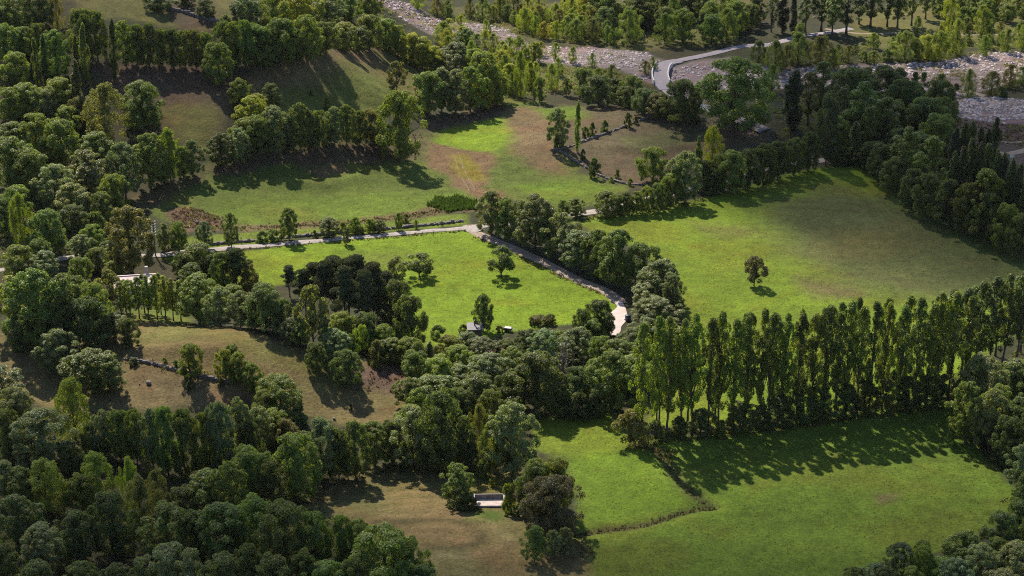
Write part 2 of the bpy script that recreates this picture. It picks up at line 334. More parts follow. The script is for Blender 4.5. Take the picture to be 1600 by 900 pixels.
# ------------------------------------------------------------------ roads, lane, tracks, concrete pad
def strip(name, pts, width, mat, lift=.12, wob=.12, level=None, cross=5, kind='structure', label=None, offs=0.0, gaps=None):
    t = np.gradient(pts, axis=0); t /= np.linalg.norm(t, axis=1)[:, None] + 1e-9; n = np.stack([-t[:, 1], t[:, 0]], 1)
    V = []; F = []
    wd = (np.interp(np.linspace(0, 1, len(pts)), np.linspace(0, 1, len(width)), width) if isinstance(width, (list, tuple)) else np.full(len(pts), width)) / 2
    for i, p in enumerate(pts):
        wl = wd[i] + wob * (vnoise(np.array(i * .45), np.array(1.0), 31) - .5) * 2; wr = wd[i] + wob * (vnoise(np.array(i * .45), np.array(9.0), 37) - .5) * 2
        q = [p + n[i] * (offs + s) for s in np.linspace(-wr, wl, cross)]
        zs = [float(ground_z(a[0], a[1])) for a in q]
        zc = max(zs) if level is None else level
        for k, a in enumerate(q):
            edge = k in (0, cross - 1)
            V.append((a[0], a[1], (zs[k] * .5 + zc * .5 if level is None else level) + lift - (.10 if edge and level is None else 0)))
        if i:
            b = (i - 1) * cross
            F += [[b + k, b + k + 1, b + cross + k + 1, b + cross + k] for k in range(cross - 1)]
    o = mesh(name, V, F, mat, smooth=True); tag(o, label, kind=kind); return o
road_pts = gpath('-30,428 40,416 95,405 140,399 190,400 250,399 320,391 400,385 480,378 560,371 640,364 700,359 738,355')
strip('road', road_pts, 2.2, M['gravel'], .16, .25, label='pale gravel road crossing between the slope and the meadow')
strip('road', gpath('738,355 780,350 830,345 880,337 935,330 1000,315 1060,300 1120,290 1200,262 1290,250'), 3.0, M['gravel'], .14, .2, label='pale gravel road behind the hedge trees')
lane = gpath('733,352 740,362 765,373 800,388 840,405 880,426 915,443 945,455 962,466 968,474')
strip('lane', lane, 2.9, M['dirt'], .10, .2, label='earth lane running beside the hedge trees')
for s in (-.75, .75): strip('wheel_track', lane, .5, M['track'], .16, .12, cross=3, offs=s, label='pale wheel rut worn into the earth lane')
strip('lane', gpath('726,360 738,358 750,362', .8), [2.6, 4.4, 2.8], M['gravel'], .19, .2, label='gravel patch where lane and road meet')
strip('concrete_yard', gpath('966,472 970,480 966,490 962,500 961,512 960,526', .8), [1.6, 2.2, 3.6, 4.2, 2.4, 1.6], M['concrete'], .2, .3, label='pale concrete yard at the foot of the lane')
strip('concrete_yard', gpath('964,496 972,495 978,494', .8), [2.4, 2.0, 1.2], M['concrete'], .215, .2, label='short pale concrete apron towards the water tank')
up1 = gpath('1200,70 1165,72 1140,77 1110,85 1075,92 1050,98 1040,102')
strip('road', gpath('1330,45 1290,52 1255,56 1225,64 1190,72 1165,72'), 3.2, M['asphalt'], .16, .1, label='grey road among the trees beyond the river')
strip('road', up1, 3.3, M['asphalt'], .22, .1, label='grey asphalt road climbing from the bridge to the wood')
for s, wd in (('1040,138 1050,146 1065,153 1090,162 1120,176 1160,190 1195,205', 4.2),):
    strip('road', gpath(s), wd, M['asphalt'], .18, .1, label='grey asphalt road leading down from the bridge past the big tree')
for s, lab in (('1440,176 1480,179 1540,181 1620,179', 'upper pale dirt track across the brown terrace'), ('1555,218 1580,223 1620,219', 'short lower dirt track across the brown terrace')):
    strip('dirt_track', gpath(s), 1.5, M['dirt'], .12, .2, label=lab)
strip('road', gpath('1560,240 1580,240 1600,236 1640,228'), 3, M['dirt'], .12, .3, label='grey road end beside the poplar copse')
strip('dirt_track', gpath('1500,140 1530,148 1550,156 1555,170'), 2.4, M['dirt'], .12, .4, label='grey dirt ramp between the two stone beds')
strip('dirt_track', gpath('1290,45 1320,50 1350,53 1420,52 1500,55 1580,53 1620,52'), 1.4, M['dirt'], .12, .3, label='dirt track along the far clearing')
hp = gpath('712,238 716,252 722,268 730,285 738,298', .8)
for s in (-.7, .7): strip('wheel_track', hp, .35, M['rut'], .05, .15, cross=3, offs=s, label='twin wheel rut down the bare scar on the slope')

# the bridge
ba, bb_ = G(1043, 101), G(1034, 137); bl = np.linalg.norm((bb_ - ba)[:2]); bz = max(ba[2], bb_[2]) + .1
bpts = gpath('1060,96 1045,100 1036,106 1032,116 1031,126 1034,134 1042,141', 1.2)
br = empty('bridge', (float(bpts[len(bpts) // 2][0]), float(bpts[len(bpts) // 2][1]), 0)); tag(br, 'small road bridge with pale parapets over the stony riverbed', 'bridge')
bo = np.array(br.location)
def ribbon(pts, offs, wd, z0, z1, name, mat, parent):
    t = np.gradient(pts, axis=0); t /= np.linalg.norm(t, axis=1)[:, None]; n = np.stack([-t[:, 1], t[:, 0]], 1); V = []; F = []
    for i, p in enumerate(pts):
        for s, z in ((-wd / 2, z0), (wd / 2, z0), (wd / 2, z1), (-wd / 2, z1)):
            q = p + n[i] * (offs + s); zz = zline[i] + z; V.append((q[0] - bo[0], q[1] - bo[1], zz - bo[2]))
        if i: F += [[4 * (i - 1) + a, 4 * (i - 1) + b, 4 * i + b, 4 * i + a] for a, b in ((0, 1), (1, 2), (2, 3), (3, 0))]
    F += [[3, 2, 1, 0], [4 * len(pts) - 4 + k for k in range(4)]]
    return mesh(name, V, F, mat, parent)
zg = ground_z(bpts[:, 0], bpts[:, 1]); zline = np.linspace(zg[0], zg[-1], len(bpts)) + .45 * np.sin(np.linspace(0, math.pi, len(bpts))) + .2
ribbon(bpts, 0, 4.4, -.55, .06, 'deck', M['asphalt'], br)
mid = slice(int(len(bpts) * .22), int(len(bpts) * .86)); zl_all = zline
for s in (-1, 1):
    zline = zl_all[mid]; ribbon(bpts[mid], s * 2.35, .3, -.5, .95, 'parapet', M['wallwhite'], br)
zline = zl_all
for f in (.25, .8):
    k = int(len(bpts) * f); q = bpts[k]
    MB().box((q[0] - bo[0], q[1] - bo[1], zl_all[k] - 1.4), (4.6, 1.0, 1.7), math.atan2(*(bpts[k + 1] - bpts[k - 1])[::-1]) + math.pi / 2).build('abutment', M['stone'], br)

# river stones: thousands, one mass
def rock_mesh(name, pts, sizes, mat, kind, label, flat=.6):
    base = np.array([(1,0,0),(-1,0,0),(0,1,0),(0,-1,0),(0,0,1),(0,0,-1),(.7,.7,.35),(-.7,.6,.4),(-.6,-.7,.3),(.7,-.7,.4)]) * 1.0
    fc = [(4,0,6),(4,6,2),(4,2,7),(4,7,1),(4,1,8),(4,8,3),(4,3,9),(4,9,0),(0,9,5),(9,3,5),(3,8,5),(8,1,5),(1,7,5),(7,2,5),(2,6,5),(6,0,5)]
    V = []; F = []
    for (x, y, z), s in zip(pts, sizes):
        a = rng.uniform(0, 6.28); ca, sa = math.cos(a), math.sin(a); b = base * rng.uniform(.7, 1.2, (10, 3)) * s * np.array([1, .75, flat])
        n = len(V); V += [(x + q[0] * ca - q[1] * sa, y + q[0] * sa + q[1] * ca, z + q[2]) for q in b]; F += [[n + i for i in f] for f in fc]
    o = mesh(name, V, F, mat); tag(o, label, kind=kind); return o
bed_pts, bed_s = [], []
for nm, s, c, soft in ZONES:
    if nm.startswith('gravel bed'):
        P = poly(s); xs = [p[0] for p in P]; ys = [p[1] for p in P]
        n = int((max(xs) - min(xs)) * (max(ys) - min(ys)) * 1.3)
        x = rng.uniform(max(min(xs), -200), min(max(xs), 200), n); y = rng.uniform(min(ys), min(max(ys), 690), n)
        k = inside(P, x, y) & (fbm(x / 9, y / 9, 44, 3) > .36); x, y = x[k], y[k]; z = ground_z(x, y)
        ok = np.ones(len(x), bool)
        for L in (up1, bpts): ok &= dist_line(L, x, y) > 3.2
        bed_pts += list(zip(x[ok], y[ok], z[ok])); bed_s += list(.2 + .7 * rng.random(ok.sum()) ** 2.5)
rock_mesh('river_stones', bed_pts[:14000], bed_s[:14000], M['rock'], 'stuff', 'pale grey boulders and cobbles filling the dry riverbed')

# ------------------------------------------------------------------ tree prototypes
def unit(v): return v / (np.linalg.norm(v, axis=-1, keepdims=True) + 1e-9)
def leaf_cards(P, Nrm, size, r, aspect=.62, hang=0):
    n = len(P); t1 = unit(np.cross(Nrm, r.normal(size=(n, 3)))); 
    if hang: t1 = unit(t1 + np.array([0, 0, hang])); t1 = unit(t1 - Nrm * (t1 * Nrm).sum(1, keepdims=True))
    t2 = np.cross(Nrm, t1); s = (size * r.uniform(.55, 1.35, n))[:, None]
    bend = Nrm * s * .22
    V = np.stack([P - t1 * s, P - t2 * s * aspect + bend, P + t1 * s, P + t2 * s * aspect + bend], 1).reshape(-1, 3)
    i = np.arange(n) * 4; F = np.stack([i, i + 1, i + 2, i + 3], 1)
    lum = r.uniform(.62, 1.38, n); hue = r.normal(0, .09, n)
    col = np.stack([lum * (1 + hue), lum, lum * (1 - hue), np.ones(n)], 1).repeat(4, 0)
    return V, F, col
def crown_lobes(r, n, H, Rr, base, prof, lr, inner=.3, squash=.85):
    t = base + (1 - base) * r.random(n) ** .9; a = r.uniform(0, 2 * math.pi, n)
    rad = prof((t - base) / (1 - base)) * Rr
    k = np.where(r.random(n) < inner, r.uniform(.0, .6, n), r.uniform(.72, 1.0, n)); rr = np.maximum(rad * k - lr * .45, 0)
    lean = 1 + .16 * np.sin(a * 2 + r.uniform(0, 6)) + .12 * np.sin(a * 3 + r.uniform(0, 6))
    Cc = np.stack([rr * lean * np.cos(a), rr * lean * np.sin(a), np.clip(t * H, base * H, H - lr * .6)], 1)
    return Cc, lr * r.uniform(.65, 1.3, n)
def proto(kind, seed):
    r = np.random.default_rng(seed * 101 + hash_kind[kind]); gap = 0
    K = dict(
      broad=dict(H=10, R=4.7, base=.13, n=120, lr=.88, leaves=22000, size=.155, prof=lambda u: np.sqrt(np.clip(1 - (np.abs(u - .40) / .62) ** 2.2, .02, 1)), trunk=.30),
      ash=dict(H=11, R=4.1, base=.12, n=130, lr=.72, leaves=22000, size=.15, prof=lambda u: np.clip(1.15 * np.sin(np.pi * np.clip(u * .86 + .13, 0, 1)) ** .6, .05, 1), trunk=.27),
      poplar=dict(H=18, R=2.8, base=.22, n=64, lr=.62, leaves=8500, size=.155, prof=lambda u: np.clip(np.sin(np.pi * np.clip(u * .80 + .16, 0, 1)) ** .7, .08, 1), trunk=.24),
      column=dict(H=18, R=1.55, base=.06, n=80, lr=.55, leaves=9000, size=.18, prof=lambda u: np.clip(np.sin(np.pi * np.clip(u * .86 + .12, 0, 1)) ** .55, .05, 1), trunk=.22),
      pine=dict(H=13, R=3.3, base=.42, n=50, lr=.95, leaves=11000, size=.19, prof=lambda u: np.clip(1.1 * (1 - u) ** .45 * (.55 + .6 * np.sin(u * 9 + .4) ** 2), .1, 1), trunk=.24),
      willow=dict(H=9, R=3.4, base=.04, n=110, lr=.62, leaves=15000, size=.135, prof=lambda u: np.clip(np.sin(np.pi * np.clip(u * .80 + .17, 0, 1)) ** .65, .1, 1), trunk=.15),
      sparse=dict(H=8, R=3.6, base=.22, n=40, lr=.85, leaves=4200, size=.22, prof=lambda u: np.clip(np.sin(np.pi * np.clip(u * .82 + .14, 0, 1)) ** .55, .1, 1), trunk=.22),
      shrub=dict(H=2.6, R=1.7, base=.02, n=34, lr=.45, leaves=5000, size=.10, prof=lambda u: np.sqrt(np.clip(1 - u ** 2, .05, 1)), trunk=.07),
      bare=dict(H=10, R=2.4, base=.3, n=40, lr=.6, leaves=160, size=.2, prof=lambda u: np.clip(1 - u * .7, .2, 1), trunk=.16),
    )[kind]
    H, Rr = K['H'], K['R']
    Cc, L = crown_lobes(r, K['n'], H, Rr, K['base'], K['prof'], K['lr'])
    n = K['leaves']; wts = L ** 2; li = r.choice(len(L), n, p=wts / wts.sum())
    ctr = np.array([0, 0, H * (K['base'] + 1) / 2 * .8])
    d = unit(r.normal(size=(n, 3)) + .45 * unit(Cc[li] - ctr) + np.array([0, 0, .25]))
    sq = np.array([1, 1, .8])
    if kind in ('column', 'poplar', 'willow'): sq = np.array([.9, .9, 1.3 if kind != 'column' else 2.6])
    if kind == 'pine': sq = np.array([1.25, 1.25, .45])
    P = Cc[li] + d * (L[li] * r.uniform(.55, 1.08, n))[:, None] * sq
    P[:, 2] = np.maximum(P[:, 2], .05)
    nr = unit(d * .8 + np.array([0, 0, .32]) + r.normal(size=(n, 3)) * .36)
    V, F, col = leaf_cards(P, nr, K['size'] * (1.35 if kind == 'pine' else 1), r, .35 if kind in ('pine', 'willow') else .62, hang=.8 if kind in ('willow', 'column') else 0)
    Ra = np.percentile(np.hypot(V[:, 0], V[:, 1]), 96); Ha = V[:, 2].max()
    mat = M['gloss'] if kind in ('ash',) else M['needle'] if kind == 'pine' else M['leaf']
    cr = mesh('crown_data', V, F, mat, col=col); cm = cr.data; bpy.data.objects.remove(cr)
    # trunk with limbs that reach into the lobes
    b = MB(); tr = K['trunk']; top = H * (.93 if kind in ('poplar', 'column', 'pine') else .72 if kind != 'bare' else .97); k = 7
    zs = np.linspace(-.6, top, k); ax = np.cumsum(r.normal(0, .06 * H / 10, (k, 2)), 0); ax[:2] = 0
    b.tube([(ax[i][0], ax[i][1], zs[i]) for i in range(k)], [tr * (1.35 if i == 0 else 1) * (1 - .86 * i / (k - 1)) for i in range(k)], 7)
    nl = 12 if kind not in ('bare', 'sparse') else 26
    if kind == 'shrub': nl = 7
    for j in r.choice(len(Cc), min(nl, len(Cc)), replace=False):
        c = Cc[j]; zz = min(max(c[2] * .45, H * (.10 if kind != 'shrub' else .02)), top * .85); i = int(np.clip(np.searchsorted(zs, zz) - 1, 0, k - 2))
        s = np.array([ax[i][0], ax[i][1], zz]); m_ = s * .5 + c * .5 + np.array([0, 0, .08 * H * r.uniform(-.3, 1)]); q = tr * (1 - .8 * zz / top) * .55
        b.tube([s, m_, c], [q, q * .6, q * .16], 5)
        if kind in ('bare', 'sparse'):
            for _ in range(5):
                e = c + r.normal(size=3) * K['lr'] * np.array([1, 1, .8]) + np.array([0, 0, .4]); b.tube([m_ * .4 + c * .6, (m_ * .3 + c * .7 + e) / 2, e], [q * .35, q * .25, q * .08], 4)
    to = b.build('trunk_data', M['barkp'] if kind in ('bare',) else M['bark'], smooth=True); tm = to.data; bpy.data.objects.remove(to)
    return dict(crown=cm, trunk=tm, H=Ha, R=Ra)
hash_kind = dict(broad=1, ash=2, poplar=3, column=4, pine=5, willow=6, sparse=7, shrub=8, bare=9)
counts = dict(broad=7, ash=5, poplar=5, column=3, pine=4, willow=5, sparse=3, shrub=4, bare=2)
PROTO = {k: [proto(k, s + 1) for s in range(n)] for k, n in counts.items()}
KIND = dict(B=('broad', 'broadleaf_tree', 'tree', 'broadleaf'), A=('ash', 'ash_tree', 'tree', 'ash'), P=('poplar', 'poplar_tree', 'tree', 'poplar'), L=('column', 'columnar_poplar', 'tree', 'columnar poplar'),
            N=('pine', 'pine_tree', 'tree', 'pine'), W=('willow', 'willow_tree', 'tree', 'willow'), T=('sparse', 'small_tree', 'tree', 'open-crowned tree'), S=('shrub', 'shrub', 'shrub', 'shrub'), D=('bare', 'bare_tree', 'tree', 'bare tree'))
COLS = dict(d=((.086, .112, .027), 'dark green'), m=((.126, .162, .030), 'mid green'), y=((.225, .245, .024), 'yellow-green'), l=((.165, .205, .029), 'light green'), s=((.150, .176, .072), 'silvery green'),
            a=((.155, .140, .030), 'rust-tinged green'), o=((.138, .138, .038), 'olive'), n=((.068, .080, .034), 'blackish green'), r=((.135, .115, .052), 'russet brown'), g=((.14, .13, .09), 'grey-green'), u=((.125, .108, .05), 'dull brown'))
ORD = ['first','second','third','fourth','fifth','sixth','seventh','eighth','ninth','tenth','eleventh','twelfth','thirteenth','fourteenth','fifteenth','sixteenth','seventeenth','eighteenth','nineteenth','twentieth']
ORD += ['twenty-' + o for o in ORD[:9]] + ['thirtieth'] + ['thirty-' + o for o in ORD[:9]] + ['fortieth'] + ['forty-' + o for o in ORD[:9]]
# trees that nothing (or next to nothing) of would show are left out
HIDDEN_ROWS = set([(5, 505), (313, 735), (352, 508), (405, 30), (412, 225), (425, 506), (480, 745), (655, 670), (820, 92), (845, 152), (885, 815), (988, 448), (1062, 540), (1320, 150), (1420, 160), (1443, 152), (1460, 150), (1482, 160), (1512, 590), (1604, 566), (1606, 400)])
HIDDEN_WOOD = set([(-65, 518), (-64, 524), (-60, 532), (-56, 539), (-55, 554), (-53, 564), (-48, 575), (-43, 589), (-41, 596), (-19, 570), (-18, 565), (-8, 626), (2, 545), (3, 619), (5, 631), (6, 617), (6, 621), (8, 633), (11, 625), (13, 606), (13, 611), (13, 633), (14, 628), (16, 633), (19, 608), (20, 631), (21, 638), (24, 613), (24, 635), (25, 627), (25, 630), (28, 606), (29, 636), (33, 624), (37, 631), (42, 635), (47, 630), (50, 636), (59, 638), (60, 625), (68, 638), (69, 624), (73, 629), (76, 637), (80, 626), (81, 633), (81, 640), (109, 475)])
SRC = {}
TREES = []            # (xy, base radius) of everything planted
tr_rng = random.Random(5)
def plant(P, h, wd, tk, ck, label, group=None):
    kd, name, cat, noun = KIND[tk]; pr = PROTO[kd][tr_rng.randrange(len(PROTO[kd]))]
    e = empty(name, (P[0], P[1], P[2] - .05), tr_rng.uniform(0, 6.28))
    sx = wd / 2 / pr['R']; e.scale = (sx * tr_rng.uniform(.95, 1.05), sx * tr_rng.uniform(.95, 1.05), h / pr['H'])
    t = bpy.data.objects.new('stems' if tk == 'S' else 'trunk', pr['trunk']); c = bpy.data.objects.new('foliage' if tk == 'S' else 'crown', pr['crown'])
    for o in (t, c): COL.objects.link(o); o.parent = e
    base = COLS[ck][0]; v = tr_rng.uniform(.82, 1.2); hu = tr_rng.gauss(0, .07)
    c.color = (base[0] * v * (1 + hu), base[1] * v, base[2] * v * (1 - hu), 1)
    tag(e, label, cat, group); TREES.append((P[0], P[1], wd / 2)); return e
def parse(s):
    out = []
    for q in s.split(';'):
        q = q.strip()
        if not q: continue
        a = q.split(); x, b, t, w_ = (float(v) for v in a[0].split(',')); out.append((x, b, t, w_, a[1][0], a[1][1]))
    return out
def row(s, phrase, frm, group, key=None, rev=False, whole=None):
    """trees of one belt, each told apart by its count along the belt"""
    L = parse(s) if isinstance(s, str) else s
    L = [q for q in L if (int(q[0]), int(q[1])) not in HIDDEN_ROWS]
    L = sorted(L, key=key or (lambda q: q[0]), reverse=rev)
    for i, (x, b, t, wpx, tk, ck) in enumerate(L):
        P = G(x, b); sc = ppm(P); h = max(.8, (b - t) / sc / cosdep(P)); wd = wpx / sc * (1.1 if tk in 'BA' else 1.0)
        e_ = plant(P, h, wd, tk, ck, f'{COLS[ck][1]} {KIND[tk][3]} {phrase}, {ORD[i]} from {frm}' if len(L) > 1 else f'{COLS[ck][1]} {KIND[tk][3]} {phrase}', group)
        SRC[e_.name] = ('r', int(x), int(b))
def fill(s, spacing, hr, kinds, phrase, frm, group, aspect=(.75, 1.05), maxn=48, ranks=('rear', 'middle', 'front'), seed=1, clear=.62):
    """a closed wood: trees at random spacing, told apart by rank and count"""
    P = poly(s); r = random.Random(seed); xs = [p[0] for p in P]; ys = [p[1] for p in P]; got = []
    for _ in range(maxn * 60):
        x, y = r.uniform(min(xs), max(xs)), r.uniform(min(ys), max(ys))
        if not inside(P, np.array([x]), np.array([y]))[0]: continue
        if any((x - a) ** 2 + (y - b) ** 2 < spacing ** 2 for a, b, *_ in got): continue
        if any((x - a) ** 2 + (y - b) ** 2 < (spacing * clear) ** 2 + (.45 * q) ** 2 for a, b, q in TREES): continue
        if any(dist_line(Lr, np.array([x]), np.array([y]))[0] < 3.6 for Lr in (road_pts, lane, up1, bpts)): continue
        got.append((x, y))
        if len(got) >= maxn: break
    got.sort(key=lambda q: -q[1]); nr = len(ranks); per = math.ceil(len(got) / nr)
    for k in range(nr):
        part = sorted(got[k * per:(k + 1) * per]); i = -1
        for x, y in part:
            kd = r.choices([q[0] for q in kinds], [q[1] for q in kinds])[0]; h = r.uniform(*hr) * (1.25 if kd[0] == 'P' else .45 if kd[0] == 'S' else 1)
            wd = h * r.uniform(*aspect) * (.45 if kd[0] == 'P' else .18 if kd[0] == 'L' else .8 if kd[0] == 'W' else .62 if kd[0] == 'N' else 1)
            if (round(x), round(y)) in HIDDEN_WOOD: continue
            i += 1
            e_ = plant((x, y, float(ground_z(x, y))), h, wd, kd[0], kd[1], f'{COLS[kd[1]][1]} {KIND[kd[0]][3]} {phrase}, {ranks[k]} rank, {ORD[i]} from {frm}', group)
            SRC[e_.name] = ('w', round(x), round(y))

# ------------------------------------------------------------------ trees, belt by belt (x, foot, top, width in picture points; kind + colour)
LE = "the left edge"
row('322,27,-2,32 Bd; 353,40,22,22 Sm; 378,26,-4,38 Bd; 247,16,-12,40 Bd; 290,8,-14,36 Sd; 405,30,2,32 Bm', 'on the highest field', LE, 'trees on the highest field')
row('23,48,-6,54 Bm; 65,44,-14,38 Bd; 90,46,-10,24 Wo; 10,98,37,46 Bm; 38,92,42,38 Bm; 62,90,36,34 Bm; 27,134,80,48 Bl; 90,124,46,46 Al; 17,146,108,36 So; 2,60,10,40 Bm', 'in the hillside wood top corner', LE, 'trees of the hillside wood')
row('132,94,14,44 Bm; 153,95,16,42 Bm; 197,103,32,40 Al; 215,104,38,32 Bm; 234,105,36,34 Bd; 253,106,45,30 Bm; 271,107,45,30 Bd; 290,108,47,30 Bm; 307,108,46,28 Bo; 323,108,50,28 Bm; 343,133,66,46 Bm; 353,97,33,34 Bm; 368,104,34,32 Bm; 384,106,30,34 Bm', 'in the hedge under the highest field', LE, 'trees of the upper hedge')
row('58,132,58,11 Lm; 73,130,52,12 Ld; 122,116,54,11 Lm; 137,138,36,15 Lm; 123,176,92,17 Ld; 182,128,28,14 Ld', 'spiring out of the hillside wood', LE, 'columnar poplars of the hillside wood')
row('93,170,122,50 Bl; 43,180,130,52 Bl; 73,186,138,40 Bs; 17,192,137,48 Bm; 108,208,165,42 Bl; 20,236,190,50 Bm; 60,244,176,54 Bm; 97,256,185,60 Bm; 130,196,150,40 Bo', 'midway up the hillside wood', LE, 'trees of the hillside wood')
row('20,294,215,72 Bm; 52,306,232,60 Bm; 153,272,205,56 Am; 140,310,234,60 As; 197,310,222,48 As; 90,326,256,62 As; 180,330,272,44 Bm; 115,348,285,50 As; 30,345,290,48 Bm; 75,398,328,54 Bm; 35,385,300,36 Wl; 120,370,320,46 Bd; 10,370,310,40 Bd; 160,350,300,40 Bd; 150,372,330,36 Sd', 'low in the hillside wood', LE, 'trees of the hillside wood')
row('235,294,208,52 Am; 267,282,199,32 Bl; 302,276,218,36 As; 287,280,228,30 Bm; 252,286,226,34 Bm', 'at the foot of the small dark field', LE, 'trees below the small dark field')
row('167,230,128,70 Wo', 'broad and plumed, left of the round field tree', '', None)
row('225,206,127,66 Bm', 'with full round crown beside the small dark field', '', None)
row('408,108,40,50 Bm; 440,104,28,54 Bm; 480,96,24,52 Bm; 508,86,34,42 Bm; 540,82,34,42 Al; 577,78,22,50 Bm; 602,76,28,46 Bl; 424,104,48,40 Bd; 460,98,42,36 Bd; 560,80,44,36 Bd; 622,88,40,34 By; 642,98,52,36 By; 660,106,58,40 By; 678,116,72,34 By; 398,100,36,36 Bm', 'behind the domed pasture', 'the dark upper field', 'trees behind the domed pasture')
fill('385,44 430,16 600,10 592,30 500,54 400,60', 6.5, (7, 11), [('Bm', 4), ('Bl', 3), ('As', 2), ('By', 2)], 'of the top wood', 'the highest field', 'trees of the top wood', maxn=20, seed=3)
row('377,168,122,36 Bm; 424,168,130,34 Bd; 400,178,146,34 By; 395,202,150,46 By; 388,232,184,48 Bl; 347,262,207,38 Ad; 373,256,200,38 As; 405,242,180,44 Bm; 430,240,165,48 As; 412,225,176,36 Bm; 450,236,178,36 Bd; 470,236,160,34 Am; 484,234,172,28 Bd; 497,233,172,34 Bm; 523,228,166,30 As; 542,228,163,30 Am; 562,228,172,28 Bd; 580,226,170,36 Bo; 512,224,182,26 Bd; 600,232,190,30 Bd', 'in the hedge below the dome', 'the small dark field', 'trees of the hedge below the dome')
row('625,252,143,62 Bm', 'tall and massive, ending the hedge below the domed pasture', '', None)
row('620,143,95,34 To', 'thin and half bare on the domed pasture', '', None)
row('511,172,150,9 Sd; 487,150,140,7 Sd', 'lone on the domed pasture', 'its hedge end', None)
row('668,176,112,50 Bm; 690,178,106,46 As; 712,178,108,46 As; 735,176,104,46 Al; 757,166,82,58 Bl; 752,172,116,40 By; 772,164,100,36 Bm; 710,116,66,52 As; 686,120,90,28 Bd; 740,120,76,34 Bl; 782,160,118,28 Bm', 'in the clump between dome and riverbed', 'the dome', 'trees of the clump right of the dome')
fill('690,60 760,70 850,100 830,140 790,150 770,85 700,105', 5, (5, 8), [('Wl', 4), ('Wy', 3), ('By', 2), ('Am', 1)], 'between clump and gravel bank', 'the dome', 'young trees by the riverbed', maxn=26, seed=4, ranks=('rear', 'front'))
row('813,152,78,24 Wl; 845,152,118,20 Bd; 843,160,120,20 Bm; 885,150,122,14 Bd; 800,150,112,20 Wm; 862,140,98,22 Wl; 828,140,95,20 Wl; 872,118,90,18 Wl; 790,128,84,24 Wl', 'beside the brown crest below the riverbed', 'the clump', 'young trees by the riverbed')
row('912,152,106,34 Bm; 935,166,117,46 Bd; 960,158,122,30 Bd; 977,169,135,32 Bd; 987,164,118,34 Bm; 1007,180,138,40 Bd; 1030,184,146,40 Bo; 1063,192,124,54 Bd; 1046,184,150,34 Bd; 1080,186,150,30 Bd; 1085,192,165,26 Sd', 'in the belt beneath the bridge', 'the brown crest', 'trees of the belt beneath the bridge')
row('1145,204,92,100 Bm', 'huge and spreading beside the road below the bridge', '', None)
row('871,231,168,34 As', 'with a loose grey crown at the wall corner', '', None)
row('868,233,214,9 Sd; 878,230,210,10 Sd; 914,215,196,14 Sd; 926,213,190,13 Sd; 945,207,187,14 Sd; 982,199,175,13 Sd; 993,194,181,9 Sd; 911,249,232,10 Sd; 929,277,246,19 Sd; 965,278,264,9 Sd; 955,285,276,10 Sm; 985,290,278,9 Sm', 'along the field walls', 'the grey-crowned tree', 'bushy little trees along the field walls')
row('903,238,157,11 Ll', 'alone by the field wall', '', None)
row('1020,286,229,44 Bl', 'rounded at the foot of the brown field', '', None)
row('1090,300,212,11 Ll', 'alone in the hedge before the brown field', '', None)
row('1112,266,196,34 Wy', 'brightest of the hedge by the brown field', '', None)
row('1070,318,236,46 As; 1056,320,262,30 Am; 1128,300,240,36 Bm; 1143,302,235,46 Bm; 1168,296,232,44 Bd; 1192,292,224,40 Bd; 1215,282,220,34 Bd; 1240,275,215,34 Bd; 1262,268,205,32 Bd; 1100,300,250,34 Bd; 1115,304,262,30 Sd', 'in the hedge above the wide meadow', 'the lane junction', 'trees of the hedge above the wide meadow')
row('879,337,312,18 Bm; 900,339,309,28 Am; 948,338,299,38 Bm; 966,336,304,22 Bd; 978,334,300,22 Bd; 995,334,298,24 Bm; 1010,331,290,24 Bm; 1028,330,286,26 Bm; 1042,326,276,26 Bm', 'in the low hedge beyond the lane trees', 'the lane junction', 'trees of the low hedge')
# lane hedge
row('768,368,298,46 As; 790,374,308,40 Am; 812,380,312,40 As; 836,390,304,62 As; 858,396,335,40 Am; 880,408,332,52 As; 905,422,360,58 As; 932,430,358,46 Am; 967,449,358,62 Am; 945,440,376,40 Bd; 1003,456,380,56 Bd; 988,448,396,36 Bd; 1030,476,406,62 As; 1013,486,440,54 As; 1026,508,464,62 As; 1050,492,430,34 As', 'in the tall hedge beside the lane', 'the lane junction', 'trees of the tall lane hedge')
# right wood
row('1290,258,146,40 Bn; 1238,203,108,30 Ln; 1262,196,112,46 Po; 1281,190,96,50 Pm; 1315,220,138,38 Pd; 1333,258,190,22 Ld; 1327,258,230,28 Sd; 1345,236,128,60 Pm; 1380,238,153,56 Pm; 1400,180,118,40 Bd; 1410,200,124,52 Bd; 1438,230,160,16 Ld; 1450,232,162,15 Ld; 1352,262,225,36 Bd; 1310,258,226,28 Sd; 1365,270,220,40 Bd', 'in the dark wood before the riverbed', 'the bridge', 'trees of the dark wood')
row('1413,296,198,52 Pm; 1453,324,214,62 Pl; 1378,286,224,46 Bd; 1398,304,246,46 Bd; 1424,328,262,48 Bd; 1450,344,270,50 Bd; 1480,356,280,50 Bd; 1510,368,286,48 Bd; 1540,384,300,48 Bd; 1570,396,318,44 Bm; 1594,406,332,44 Bd; 1606,400,320,40 Bd', 'on the edge above the wide meadow', 'the meadow corner', 'trees edging the wide meadow')
row('1482,350,236,22 Ld; 1496,352,228,21 Ln; 1508,356,216,22 Ld; 1521,358,222,21 Ln; 1534,360,224,22 Ld; 1547,366,232,21 Ld; 1559,368,236,22 Ln; 1571,374,246,21 Ld; 1583,378,254,21 Ln; 1596,384,262,21 Ld', 'in the front of the columnar copse', 'the meadow corner', 'columnar poplars of the copse')
